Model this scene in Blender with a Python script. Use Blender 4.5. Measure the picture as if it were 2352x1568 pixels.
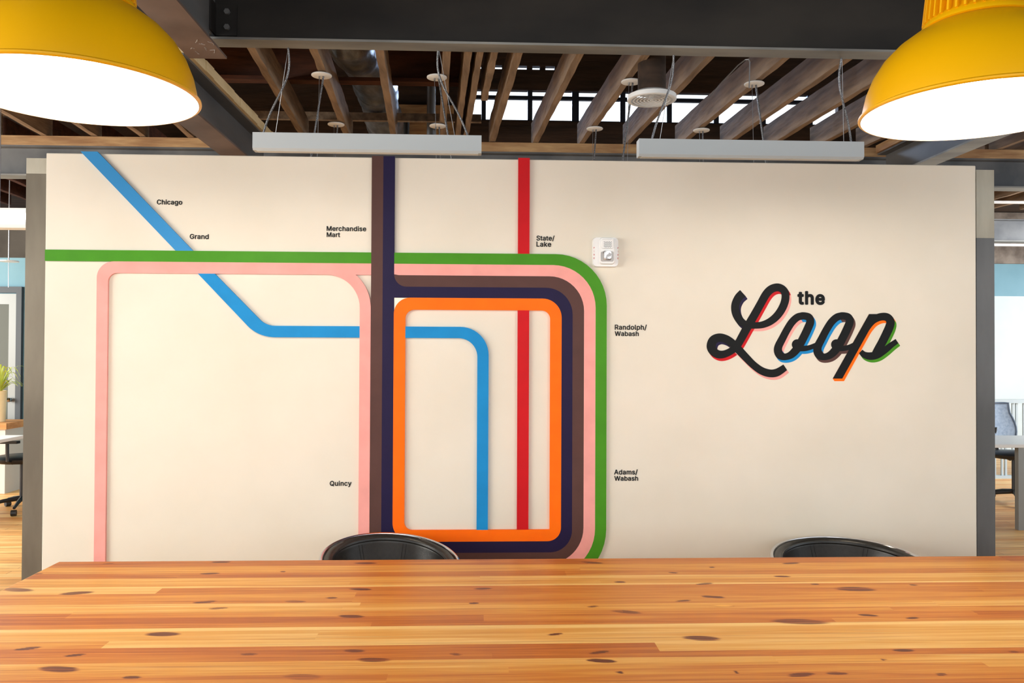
import bpy, bmesh, math, random
import numpy as np
from mathutils import Vector, Matrix
random.seed(7)
S = bpy.context.scene
C = S.collection
for o in list(bpy.data.objects): bpy.data.objects.remove(o)
PI = math.pi
H = 1.52                                   # eye height; world z = H + height above the eye

# ------------------------------------------------------------------ camera
YAW, PITCH, ROLL, F = 0.04082, 0.01301, 0.00409, 1900.0
cy, sy, cp, sp = math.cos(YAW), math.sin(YAW), math.cos(PITCH), math.sin(PITCH)
fwd = Vector((sy*cp, cy*cp, sp)); r0 = Vector((cy, -sy, 0)); u0 = r0.cross(fwd)
rgt = math.cos(ROLL)*r0 + math.sin(ROLL)*u0; upv = -math.sin(ROLL)*r0 + math.cos(ROLL)*u0
cam = bpy.data.objects.new('camera', bpy.data.cameras.new('camera')); C.objects.link(cam)
M = Matrix((rgt, upv, -fwd)).transposed().to_4x4(); M.translation = Vector((0, 0, H)); cam.matrix_world = M
cam.data.sensor_width = 36; cam.data.lens = F/2352*36; cam.data.clip_end = 200
S.camera = cam

def ray(px, py): return rgt*((px-1176)/F) + upv*((784-py)/F) + fwd
def W(px, py, Y):                          # a point of the plane y = Y
    d = ray(px, py); t = Y/d.y; return (d.x*t, H + d.z*t)
def Zp(px, py, z):                         # a point of the plane z = H + z
    d = ray(px, py); t = z/d.z; return (d.x*t, d.y*t)

# ------------------------------------------------------------------ world, exposure
w = bpy.data.worlds.new('world'); S.world = w; w.use_nodes = True
bg = w.node_tree.nodes['Background']; bg.inputs[0].default_value = (0.86, 0.94, 1.0, 1); bg.inputs[1].default_value = 1.5
S.view_settings.view_transform = 'Standard'; S.view_settings.look = 'None'
S.view_settings.gamma = 1; S.view_settings.use_curve_mapping = False
S.view_settings.exposure = 0.32
S.cycles.max_bounces = 8; S.cycles.diffuse_bounces = 5
S.cycles.use_denoising = True

def area(name, loc, target, sx, sy_, power, col):
    l = bpy.data.lights.new(name, 'AREA'); l.shape = 'RECTANGLE'; l.size = sx; l.size_y = sy_; l.energy = power; l.color = col
    o = bpy.data.objects.new(name, l); C.objects.link(o); o.location = loc
    o.rotation_euler = (Vector(target)-Vector(loc)).to_track_quat('-Z', 'Y').to_euler(); return o
area('key_left', (-6.8, 0.2, 1.7), (-.6, 3.8, 1.0), 3.6, 1.8, 240, (1, .965, .88))  # added key from the left for the rightward shadows, no window modelled
area('fill_behind', (1.0, -5.0, 2.4), (0.3, 3.8, 1.1), 6.0, 2.2, 60, (1, .98, .95))  # added area light filling the mural wall from behind the camera
area('fill_right', (9.2, 7.8, 2.5), (5.8, 9.6, .6), 3.0, 2.2, 230, (.92, .96, 1))  # added area light brightening the far right bay, no window modelled
area('fill_left_aisle', (-9.5, 7.0, 2.3), (-4.5, 9.0, 0.4), 3.0, 2.2, 420, (1, .96, .88))  # added area light brightening the left aisle floor and desk
area('sky_through_clerestory', (0.4, 12.6, 5.0), (2.4, 6.0, 3.4), 6.0, 1.4, 800, (.55, .72, 1))

# ------------------------------------------------------------------ colours and materials
def lin(c):
    return tuple(((v/255)/12.92 if v/255 <= .04045 else ((v/255+.055)/1.055)**2.4) for v in c)
MATS = {}
def mat(name, c1, c2=None, rough=.5, metal=0, scale=4, stretch=(1, 1, 1), bump=0, detail=4, emit=None, coat=0, lo=.35, hi=.65, bscale=None, spec=.5):
    if name in MATS: return MATS[name]
    m = bpy.data.materials.new(name); m.use_nodes = True; nt = m.node_tree; N = nt.nodes; L = nt.links
    b = N['Principled BSDF']; b.inputs['Base Color'].default_value = (*lin(c1), 1)
    b.inputs['Roughness'].default_value = rough; b.inputs['Metallic'].default_value = metal; b.inputs['Coat Weight'].default_value = coat
    b.inputs['Specular IOR Level'].default_value = spec
    if c2 or bump:
        tc = N.new('ShaderNodeTexCoord'); mp = N.new('ShaderNodeMapping'); mp.inputs['Scale'].default_value = stretch
        L.new(tc.outputs['Object'], mp.inputs[0])
    if c2:
        n = N.new('ShaderNodeTexNoise'); n.inputs['Scale'].default_value = scale; n.inputs['Detail'].default_value = detail
        L.new(mp.outputs[0], n.inputs['Vector'])
        r = N.new('ShaderNodeValToRGB'); r.color_ramp.elements[0].position = lo; r.color_ramp.elements[1].position = hi
        r.color_ramp.elements[0].color = (*lin(c1), 1); r.color_ramp.elements[1].color = (*lin(c2), 1)
        L.new(n.outputs['Fac'], r.inputs[0]); L.new(r.outputs[0], b.inputs['Base Color'])
    if bump:
        n2 = N.new('ShaderNodeTexNoise'); n2.inputs['Scale'].default_value = bscale or scale*3; n2.inputs['Detail'].default_value = 6
        L.new(mp.outputs[0], n2.inputs['Vector'])
        bp = N.new('ShaderNodeBump'); bp.inputs['Strength'].default_value = bump; bp.inputs['Distance'].default_value = .01
        L.new(n2.outputs['Fac'], bp.inputs['Height']); L.new(bp.outputs[0], b.inputs['Normal'])
    if emit:
        b.inputs['Emission Color'].default_value = (*emit[0], 1); b.inputs['Emission Strength'].default_value = emit[1]
    MATS[name] = m; return m

m_wall = mat('cream_plaster', (222, 216, 202), (229, 223, 210), rough=.75, scale=2, bump=.16, bscale=9)
m_steel = mat('raw_steel', (74, 76, 80), (112, 112, 112), rough=.45, metal=.25, scale=2.2, stretch=(1, .3, 1), bump=.06, detail=8)
m_flange = mat('lit_flange_steel', (112, 112, 110), (150, 150, 146), rough=.5, metal=.2, scale=2.2, stretch=(.5, 2, 1), detail=8)  # bounced light on the beam undersides painted in as a paler grey
m_bflange = mat('brownish_mill_steel', (96, 78, 70), (122, 104, 96), rough=.5, metal=.2, scale=2.2, detail=8)
m_dsteel = mat('dark_steel', (24, 21, 20), (50, 45, 40), rough=.6, metal=.2, scale=1.6, stretch=(.6, 1, 1.4), bump=.06, detail=9)
m_colL = mat('column_steel_warm_lit', (92, 84, 72), (120, 112, 98), rough=.45, metal=.45, scale=5, stretch=(1, 1, .25), bump=.04, detail=8)  # left post: warmer light from that side mixed into the steel colour
m_colR = mat('column_steel_cool_lit', (88, 88, 88), (112, 112, 112), rough=.45, metal=.45, scale=5, stretch=(1, 1, .25), bump=.04, detail=8)  # right post: same steel, cooler daylight tint put into its colour
m_colTop = mat('column_bare_top', (150, 142, 126), (182, 176, 160), rough=.4, metal=.4, scale=7, stretch=(1, 1, .3), detail=8)
m_joist = mat('old_joist_wood', (108, 88, 70), (158, 134, 110), rough=.85, scale=7, stretch=(2.5, .35, 2.5), bump=.9, detail=9, bscale=14, lo=.3, hi=.7)
m_red = mat('reddish_old_wood', (62, 32, 20), (92, 52, 34), rough=.85, scale=6, stretch=(.4, 2, 2), bump=.5, detail=8)
m_dark = mat('dark_roof_boards', (38, 27, 20), (66, 48, 36), rough=.9, scale=4, stretch=(.4, 3, 3), bump=.5, detail=8)
m_nail = mat('light_nailer_wood', (150, 112, 76), (190, 156, 112), rough=.8, scale=6, stretch=(.5, .5, 3), bump=.4, detail=8)
m_pale = mat('pale_new_pine', (206, 184, 140), (226, 206, 164), rough=.75, scale=8, stretch=(2, .3, 2), bump=.3)
m_white = mat('white_enamel', (232, 234, 235), rough=.45)
m_fix = mat('silver_white_fixture', (196, 202, 206), rough=.45)
m_fixin = mat('fixture_diffuser', (222, 226, 228), rough=.5)
m_black = mat('black_lettering', (22, 24, 26), rough=.6, spec=.15)
m_cable = mat('armoured_cable', (150, 150, 152), (50, 50, 54), rough=.4, metal=.7, scale=300, lo=.45, hi=.55)
m_cord = mat('black_cord', (22, 22, 24), rough=.6)
m_wire = mat('steel_wire', (150, 150, 152), rough=.35, metal=.9)
m_pipe = mat('galvanised_pipe', (150, 154, 160), rough=.4, metal=.7)
m_duct = mat('silver_duct_wrap', (120, 124, 130), (176, 180, 188), rough=.32, metal=.75, scale=5, stretch=(2, 1, 2), bump=1.0, bscale=9)
m_yel = mat('yellow_enamel', (242, 182, 0), rough=.36, coat=.1)
m_lin = mat('lamp_lining', (250, 246, 238), rough=.6)
m_bulb = mat('lit_bulb', (255, 250, 240), emit=((1, .93, .82), 22))
m_chrome = mat('polished_metal', (205, 205, 208), rough=.12, metal=1)
m_leather = mat('black_leather', (34, 33, 31), (42, 40, 37), rough=.34, scale=60, bump=.06, bscale=260)
m_seam = mat('leather_seam', (14, 13, 12), rough=.6)
m_plastic = mat('black_plastic', (24, 25, 28), rough=.45)
m_mesh = mat('blue_grey_mesh', (150, 170, 196), (176, 194, 214), rough=.6, scale=40)
m_desk = mat('white_laminate', (240, 240, 238), rough=.35)
m_blue = mat('pale_blue_paint', (112, 156, 172), (122, 164, 180), rough=.7, scale=2)
m_bluew = mat('pale_blue_white', (200, 212, 214), (208, 220, 222), rough=.7, scale=2)  # lower right wall, nearly white below the blue band
m_brick = mat('grey_old_brick', (110, 100, 92), (150, 140, 130), rough=.9, scale=6, bump=.6)
m_alu = mat('brushed_aluminium', (142, 144, 142), rough=.4, metal=.5)
m_frame = mat('dark_frame_steel', (70, 74, 78), rough=.5, metal=.4)
m_cab = mat('orange_pine', (186, 122, 62), (212, 150, 88), rough=.6, scale=5, stretch=(.4, 2, 3))
m_pot = mat('cream_pot', (226, 200, 150), (236, 214, 170), rough=.6, scale=5)
m_leaf = mat('yellow_green_leaf', (178, 190, 60), (206, 214, 110), rough=.5, scale=10)
m_rail = mat('pale_grey_rail', (170, 184, 190), rough=.5)
m_light = mat('lit_diffuser', (255, 255, 255), emit=((1, .96, .88), 5))
m_glass = bpy.data.materials.new('window_glass'); m_glass.use_nodes = True
_n = m_glass.node_tree.nodes; _l = m_glass.node_tree.links; _n.remove(_n['Principled BSDF'])
_t = _n.new('ShaderNodeBsdfTransparent'); _g = _n.new('ShaderNodeBsdfGlossy'); _g.inputs['Roughness'].default_value = .05; _m = _n.new('ShaderNodeMixShader'); _m.inputs[0].default_value = .06
_l.new(_t.outputs[0], _m.inputs[1]); _l.new(_g.outputs[0], _m.inputs[2]); _l.new(_m.outputs[0], _n['Material Output'].inputs[0])
def paint(n, c, rough=.5): return mat(n, c, tuple(min(255, int(v*1.04+1)) for v in c), rough=rough, scale=9, spec=.18)
P_green = paint('green_paint', (66, 138, 26)); P_pink = paint('pink_paint', (230, 160, 154)); P_brown = paint('brown_paint', (82, 56, 52))
P_navy = paint('navy_paint', (28, 20, 58)); P_orange = paint('orange_paint', (255, 108, 0)); P_red = paint('red_paint', (190, 14, 24))
P_blue = paint('blue_paint', (20, 132, 198)); P_cream = paint('pale_cream_paint', (240, 236, 224))

def blue_worn():
    m = bpy.data.materials.new('blue_paint_scuffed'); m.use_nodes = True; nt = m.node_tree; N = nt.nodes; L = nt.links; b = N['Principled BSDF']
    tc = N.new('ShaderNodeTexCoord'); sep = N.new('ShaderNodeSeparateXYZ'); L.new(tc.outputs['Object'], sep.inputs[0])
    n = N.new('ShaderNodeTexNoise'); n.inputs['Scale'].default_value = 130; n.inputs['Detail'].default_value = 3; L.new(tc.outputs['Object'], n.inputs['Vector'])
    mr = N.new('ShaderNodeMapRange'); mr.inputs[1].default_value = 2.335; mr.inputs[2].default_value = 2.405; mr.inputs[3].default_value = -.32; mr.inputs[4].default_value = .45
    L.new(sep.outputs['Z'], mr.inputs[0])
    a = N.new('ShaderNodeMath'); a.operation = 'ADD'; L.new(mr.outputs[0], a.inputs[0]); L.new(n.outputs['Fac'], a.inputs[1])
    g = N.new('ShaderNodeMath'); g.operation = 'GREATER_THAN'; g.inputs[1].default_value = .56; L.new(a.outputs[0], g.inputs[0])
    mx = N.new('ShaderNodeMix'); mx.data_type = 'RGBA'; mx.inputs[6].default_value = (*lin((20, 132, 198)), 1); mx.inputs[7].default_value = (*lin((235, 240, 242)), 1)
    L.new(g.outputs[0], mx.inputs[0]); L.new(mx.outputs[2], b.inputs['Base Color']); b.inputs['Roughness'].default_value = .45
    return m
P_bluew = blue_worn()

# ------------------------------------------------------------------ mesh builder
def org(p):
    v = Vector((0, 0, 0))
    while p is not None: v += p.location; p = p.parent
    return v
class MB:
    def __init__(s): s.v = []; s.f = []
    def add(s, vs, fs):
        k = len(s.v); s.v += [tuple(q) for q in vs]; s.f += [tuple(k+i for i in f) for f in fs]
    def box(s, x0, x1, y0, y1, z0, z1):
        s.add([(x, y, z) for z in (z0, z1) for y in (y0, y1) for x in (x0, x1)],
              [(0, 2, 3, 1), (4, 5, 7, 6), (0, 1, 5, 4), (2, 6, 7, 3), (0, 4, 6, 2), (1, 3, 7, 5)]); return s
    def bar(s, a, b, wd, ht, up=(0, 0, 1)):              # a box from a to b
        a = Vector(a); b = Vector(b); d = (b-a).normalized(); u = Vector(up); sd = d.cross(u).normalized(); u = sd.cross(d).normalized()
        vs = [p+sd*i*wd/2+u*j*ht/2 for p in (a, b) for i, j in ((-1, -1), (1, -1), (1, 1), (-1, 1))]
        s.add(vs, [(0, 3, 2, 1), (4, 5, 6, 7), (0, 1, 5, 4), (1, 2, 6, 5), (2, 3, 7, 6), (3, 0, 4, 7)]); return s
    def prism(s, poly, y0, y1):                          # convex outline in XZ, extruded along y
        n = len(poly); vs = [(x, y0, z) for x, z in poly]+[(x, y1, z) for x, z in poly]
        s.add(vs, [tuple(range(n)), tuple(range(2*n-1, n-1, -1))]+[(i, i+n, (i+1) % n+n, (i+1) % n) for i in range(n)]); return s
    def strip(s, A, B, y0, y1, closed=False, rise=0):    # band between two XZ outlines
        n = len(A); assert len(A) == len(B), (len(A), len(B))
        vs = [(x, y0-rise*i, z) for i, (x, z) in enumerate(A)]+[(x, y0-rise*i, z) for i, (x, z) in enumerate(B)]+[(x, y1, z) for x, z in A]+[(x, y1, z) for x, z in B]
        fs = []; a, b, c, d = 0, n, 2*n, 3*n
        for i in range(n if closed else n-1):
            j = (i+1) % n
            fs += [(a+i, a+j, b+j, b+i), (c+i, d+i, d+j, c+j), (a+i, c+i, c+j, a+j), (b+i, b+j, d+j, d+i)]
        if not closed: fs += [(a, b, d, c), (a+n-1, c+n-1, d+n-1, b+n-1)]
        s.add(vs, fs); return s
    def tube(s, pts, r, n=10, cap=True):
        pts = [Vector(p) for p in pts]; k = len(s.v); m = len(pts); u = None
        for i, p in enumerate(pts):
            t = (pts[min(i+1, m-1)]-pts[max(i-1, 0)]).normalized()
            if u is None: u = t.orthogonal().normalized()
            u = (u-t*u.dot(t)).normalized(); v = t.cross(u); rr = r[i] if isinstance(r, (list, tuple)) else r
            for j in range(n):
                a = 2*PI*j/n; s.v.append(tuple(p+(u*math.cos(a)+v*math.sin(a))*rr))
        for i in range(m-1):
            for j in range(n):
                s.f.append((k+i*n+j, k+i*n+(j+1) % n, k+(i+1)*n+(j+1) % n, k+(i+1)*n+j))
        if cap: s.f += [tuple(k+j for j in range(n-1, -1, -1)), tuple(k+(m-1)*n+j for j in range(n))]
        return s
    def lathe(s, prof, c, n=32, closed=False):
        k = len(s.v); m = len(prof)
        for r, z in prof:
            for j in range(n):
                a = 2*PI*j/n; s.v.append((c[0]+r*math.cos(a), c[1]+r*math.sin(a), c[2]+z))
        for i in range(m if closed else m-1):
            i2 = (i+1) % m
            for j in range(n):
                s.f.append((k+i*n+j, k+i*n+(j+1) % n, k+i2*n+(j+1) % n, k+i2*n+j))
        if not closed:
            if prof[0][0] > 1e-5: s.f.append(tuple(k+j for j in range(n-1, -1, -1)))
            if prof[-1][0] > 1e-5: s.f.append(tuple(k+(m-1)*n+j for j in range(n)))
        return s
    def build(s, name, m, parent=None, smooth=False, bevel=0, local=False, sharp=40):
        me = bpy.data.meshes.new(name); o = bpy.data.objects.new(name, me); C.objects.link(o)
        if parent is not None: o.parent = parent
        off = Vector((0, 0, 0))
        if parent is not None and not local: off = org(parent)
        if parent is None and not local:
            lo = Vector([min(v[i] for v in s.v) for i in range(3)]); hi = Vector([max(v[i] for v in s.v) for i in range(3)])
            off = Vector(((lo.x+hi.x)/2, (lo.y+hi.y)/2, lo.z)); o.location = off
        me.from_pydata([(v[0]-off.x, v[1]-off.y, v[2]-off.z) for v in s.v], [], s.f)
        bm = bmesh.new(); bm.from_mesh(me); bmesh.ops.remove_doubles(bm, verts=bm.verts, dist=1e-6)
        bmesh.ops.recalc_face_normals(bm, faces=bm.faces); bm.to_mesh(me); bm.free()
        if smooth:
            for p in me.polygons: p.use_smooth = True
            try: me.set_sharp_from_angle(angle=math.radians(sharp))
            except Exception: pass
        me.materials.append(m)
        if bevel:
            b = o.modifiers.new('bevel', 'BEVEL'); b.width = bevel; b.segments = 2; b.limit_method = 'ANGLE'
        return o
def tag(o, label, cat, group=None):
    o['label'] = label; o['category'] = cat
    if group: o['group'] = group
    return o
def struct(o): o['kind'] = 'structure'; return o
def thing(name, label, cat, loc, group=None, rz=0):
    o = bpy.data.objects.new(name, None); C.objects.link(o); o.location = loc; o.rotation_euler = (0, 0, rz); o.empty_display_size = .1
    return tag(o, label, cat, group)
ORD = ['first', 'second', 'third', 'fourth', 'fifth', 'sixth', 'seventh', 'eighth', 'ninth', 'tenth', 'eleventh', 'twelfth', 'thirteenth', 'fourteenth', 'fifteenth', 'sixteenth']

# ------------------------------------------------------------------ floor
def plank_floor():
    m = bpy.data.materials.new('plank_floor'); m.use_nodes = True; nt = m.node_tree; N = nt.nodes; L = nt.links; b = N['Principled BSDF']
    tc = N.new('ShaderNodeTexCoord'); br = N.new('ShaderNodeTexBrick'); L.new(tc.outputs['Object'], br.inputs['Vector'])
    br.inputs['Scale'].default_value = 1; br.inputs['Brick Width'].default_value = 1.6; br.inputs['Row Height'].default_value = .075
    br.inputs['Mortar Size'].default_value = .0015; br.inputs['Bias'].default_value = 0
    br.inputs['Color1'].default_value = (*lin((226, 160, 84)), 1); br.inputs['Color2'].default_value = (*lin((246, 202, 132)), 1); br.inputs['Mortar'].default_value = (*lin((110, 76, 44)), 1)
    mp = N.new('ShaderNodeMapping'); mp.inputs['Scale'].default_value = (1.2, 14, 1); L.new(tc.outputs['Object'], mp.inputs[0])
    n = N.new('ShaderNodeTexNoise'); n.inputs['Scale'].default_value = 2; n.inputs['Detail'].default_value = 8; L.new(mp.outputs[0], n.inputs['Vector'])
    r = N.new('ShaderNodeValToRGB'); r.color_ramp.elements[0].color = (.66, .56, .46, 1); r.color_ramp.elements[1].color = (1, 1, 1, 1)
    r.color_ramp.elements[0].position = .3; r.color_ramp.elements[1].position = .6; L.new(n.outputs['Fac'], r.inputs[0])
    mx = N.new('ShaderNodeMix'); mx.data_type = 'RGBA'; mx.blend_type = 'MULTIPLY'; mx.inputs[0].default_value = 1
    L.new(br.outputs['Color'], mx.inputs[6]); L.new(r.outputs[0], mx.inputs[7]); L.new(mx.outputs[2], b.inputs['Base Color'])
    b.inputs['Roughness'].default_value = .45
    return m
struct(MB().box(-11, 11, -6, 15, -.1, 0).build('floor', plank_floor()))

# ------------------------------------------------------------------ the freestanding mural wall and its two steel posts
YW = 3.8
wx0 = W(101, 800, YW)[0]; wx1 = W(2242.5, 800, YW)[0]; wz = H + .8896
struct(MB().box(wx0, wx1, YW, YW+.14, 0, wz).build('wall_back', m_wall, bevel=.004))
struct(MB().box(wx0+.004, wx1-.004, YW-.012, YW-.0005, 0, .1).build('baseboard_back', m_dsteel))
def column(pa, pb, ptop, side):
    xa = W(pa, 900, YW+.02)[0]; xb = W(pb, 900, YW+.02)[0]; zt = W((pa+pb)/2, ptop, YW+.02)[1]
    t = thing('steel_post', 'tall bare steel post capping the %s end of the mural wall' % side, 'post', ((xa+xb)/2, YW+.07, 0), 'steel posts at the ends of the mural wall')
    mm = m_colL if side == 'left' else m_colR
    x0 = min(xa, xb); x1 = max(xa, xb)
    zc = W(2263, 545, YW)[1] if side == 'right' else zt-.07
    mb = MB(); mb.box(x0, x1, YW+.02, YW+.03, 0, zc); mb.box(x0, x1, YW+.12, YW+.13, 0, zc); mb.box((x0+x1)/2-.004, (x0+x1)/2+.004, YW+.03, YW+.12, 0, zc)
    mb.build('flange_section', mm, t)
    mb = MB(); mb.box(x0, x1, YW+.02, YW+.03, zc, zt); mb.box(x0, x1, YW+.12, YW+.13, zc, zt); mb.box((x0+x1)/2-.004, (x0+x1)/2+.004, YW+.03, YW+.12, zc, zt)
    o = mb.build('upper_flange_section', m_colTop, t); o['label'] = 'paler bare top of the steel post'
    MB().box(x0-.03, x1+.03, YW-.0, YW+.15, .0, .012).build('base_plate', m_dsteel, t) if False else None
column(54.5, 100.5, 363, 'left'); column(2243.5, 2285, 390, 'right')

# ------------------------------------------------------------------ route stripes (raised boards on the wall)
TH = .013; Y0 = YW-TH; Y1 = YW-.0004
def X(px, py): return W(px, py, Y0)[0]
def Z(px, py): return W(px, py, Y0)[1]
U = YW/F                                    # metres per pixel on the wall
def bound(pts, rad, n=12, closed=False):
    out = []; m = len(pts); k = 0
    for i, p in enumerate(pts):
        if not closed and i in (0, m-1): out.append(p); continue
        r = rad[k]*U; k += 1
        P = Vector(p); A = (Vector(pts[i-1])-P).normalized(); B = (Vector(pts[(i+1) % m])-P).normalized()
        ang = A.angle(B); tl = r/math.tan(ang/2); ctr = P+(A+B).normalized()*(r/math.sin(ang/2))
        a = P+A*tl; b = P+B*tl
        a0 = math.atan2((a-ctr).y, (a-ctr).x); a1 = math.atan2((b-ctr).y, (b-ctr).x); d = (a1-a0+PI) % (2*PI)-PI
        for j in range(n+1):
            t = a0+d*j/n; out.append((ctr.x+r*math.cos(t), ctr.y+r*math.sin(t)))
    return out
xA, xB, xC = X(852.6, 600), X(879.2, 600), X(905.6, 600)              # brown | navy column edges
xO, xOi = X(904.4, 740), X(931, 740)
rO, rN, rB, rP, rG, rI = (X(1290, 750), X(1315.3, 750), X(1341.5, 750), X(1368, 750), X(1393.6, 750), X(1264, 750))
zG, zP, zB, zN, zO, zI = (Z(1190, 582.5), Z(1190, 607.8), Z(1190, 633.7), Z(1190, 660), Z(1190, 685), Z(1190, 712.4))
bI, bO, bN, bB, bP, bG = (Z(1190, 1216.2), Z(1190, 1242.8), Z(1190, 1268.5), Z(1190, 1295), Z(1190, 1321), Z(1190, 1347))
zT = wz+.004
GR = 'coloured transit route stripes on the mural wall'
def stripe(mb, m, label): return tag(mb.build('route_stripe', m), label, 'stripe', GR)
# brown: down, under, up the right side and back along the top
A = bound([(xA, zT), (xA, bB), (rB, bB), (rB, zB), (xC+.02, zB), (xC, zB)], [60, 82, 80, .01])
B = bound([(xB, zT), (xB, bN), (rN, bN), (rN, zN), (xC, zN), (xC, zB-.01)], [34, 50, 62, 28])
stripe(MB().strip(A, B, Y0, Y1), P_brown, 'dark brown stripe looping down and around the navy stripe on the mural')
A = bound([(xB, zT), (xB, bN), (rN, bN), (rN, zN), (xC, zN)], [34, 50, 62])
B = bound([(xC, zT), (xC, bO), (rO, bO), (rO, zO), (xC, zO)], [45, 31, 44])
mb = MB().strip(A, B, Y0, Y1)
r = 28*U; arc = [(xC+r-r*math.sin(t*PI/2/8), zN+r-r*math.cos(t*PI/2/8)) for t in range(9)]
for i in range(8): mb.prism([(xC, zN), arc[i], arc[i+1]], Y0, Y1)
stripe(mb, P_navy, 'navy blue stripe wrapping directly around the orange rectangle')
A = bound([(xO, zO), (rO, zO), (rO, bO), (xO, bO)], [37, 44, 31, 43], closed=True)
B = bound([(xOi, zI), (rI, zI), (rI, bI), (xOi, bI)], [20, 20, 1, 18], closed=True)
stripe(MB().strip(A, B, Y0-.0006, Y1, closed=True), P_orange, 'orange stripe forming a closed rounded rectangle')
r = 36*U; mb = MB(); arc = [(xC+.001+r-r*math.sin(t*PI/2/8), zO-.001-r+r*math.cos(t*PI/2/8)) for t in range(9)]
for i in range(8): mb.prism([(xC+.001, zO-.001), arc[i], arc[i+1]], Y0+.001, Y1)
tag(mb.build('corner_filler', P_cream), 'small white corner piece between the navy column and the orange rectangle', 'panel')
# pink
pl0, pl1 = X(221, 740), X(247, 740)
mb = MB()
zPi = Z(700, 631.8)
A = bound([(pl0, .1), (pl0, zP), (xA, zP)], [37]); B = bound([(pl1, .1), (pl1, zB), (xA, zB)], [20]); mb.strip(A, B, Y0, Y1)
p0, p1 = X(826, 760), xA-.0008
r1 = 76*U; r2 = r1+(p1-p0); cx_ = p0-r1; cz_ = zB-r1; a2 = math.acos(min(1, (r2**2-r1**2)**.5/r2))
A = [(cx_+r2*math.cos((PI/2-a2*0)*0+t*(math.asin(r1/r2))/12), cz_+r2*math.sin(t*math.asin(r1/r2)/12)) for t in range(12, -1, -1)]+[(p1, .1)]
B = [(cx_+r1*math.cos(t*PI/2/12), cz_+r1*math.sin(t*PI/2/12)) for t in range(12, -1, -1)]+[(p0, .1)]
mb.strip(A, B, Y0-.00003, Y1)
stripe(mb, P_pink, 'pink stripe left of the brown column, with two legs running down')
A = bound([(xC, zP), (rP, zP), (rP, bP), (xA+.002, bP)], [98, 105]); B = bound([(xC, zB), (rB, zB), (rB, bB), (xA+.002, bB)], [80, 82])
B[-1] = (xA+60*U, bB); A[-1] = (xA+60*U, bP)
stripe(MB().strip(A, B, Y0, Y1), P_pink, 'pink stripe bending around the right side, between green and brown')
gl = X(103, 586)
stripe(MB().strip([(gl, zG), (xA, zG)], [(gl, zP), (xA, zP)], Y0, Y1), P_green, 'straight green stripe from the left wall edge to the brown column')
A = bound([(xC, zG), (rG, zG), (rG, bG), (xA+60*U, bG)], [118, 130]); B = bound([(xC, zP), (rP, zP), (rP, bP), (xA+60*U, bP)], [98, 105])
stripe(MB().strip(A, B, Y0, Y1), P_green, 'outermost green stripe bending down the right side of the route map')
# blue
pt = lambda a, b: W(a, b, Y0)
def clampz(a, b, z):
    t = (z-a[1])/(b[1]-a[1]); return (a[0]+t*(b[0]-a[0]), z)
a1, a2_ = pt(188, 351), pt(402.3, 574.5); b1, b2 = pt(226.5, 351), pt(442.8, 575)
zt1 = wz+.006
A = [clampz(a1, a2_, zt1), clampz(a1, a2_, zG)]; B = [clampz(b1, b2, zt1), clampz(b1, b2, zG)]
stripe(MB().strip(A, B, Y0, Y1), P_bluew, 'blue diagonal stripe with a scuffed white top end')
yb0, yb1 = Z(800, 748.8), Z(800, 775)
c1, c2 = pt(480, 655), pt(567, 746.4); d1, d2 = pt(514.5, 650), pt(595.5, 732.5)
A = bound([clampz(c1, c2, zB), clampz(c1, c2, yb1), (p0, yb1)], [84]); B = bound([clampz(d1, d2, zB), clampz(d1, d2, yb0), (p0, yb0)], [48])
stripe(MB().strip(A, B, Y0, Y1), P_blue, 'blue stripe bending from diagonal to horizontal, left of the pink leg')
yc0, yc1 = Z(1000, 750), Z(1000, 776); br_, bl_ = X(1122, 900), X(1096, 900)
A = bound([(xOi, yc0), (br_, yc0), (br_, bI)], [65]); B = bound([(xOi, yc1), (bl_, yc1), (bl_, bI)], [43])
stripe(MB().strip(A, B, Y0, Y1), P_blue, 'blue stripe curving downward inside the orange rectangle')
r_0, r_1 = X(1189.2, 700), X(1215.6, 700)
stripe(MB().box(r_0, r_1, Y0, Y1, zG, zT), P_red, 'short red stripe from the wall top to the green stripe')
stripe(MB().box(r_0, r_1, Y0, Y1, bI, zI), P_red, 'long vertical red stripe inside the orange rectangle')

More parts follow.
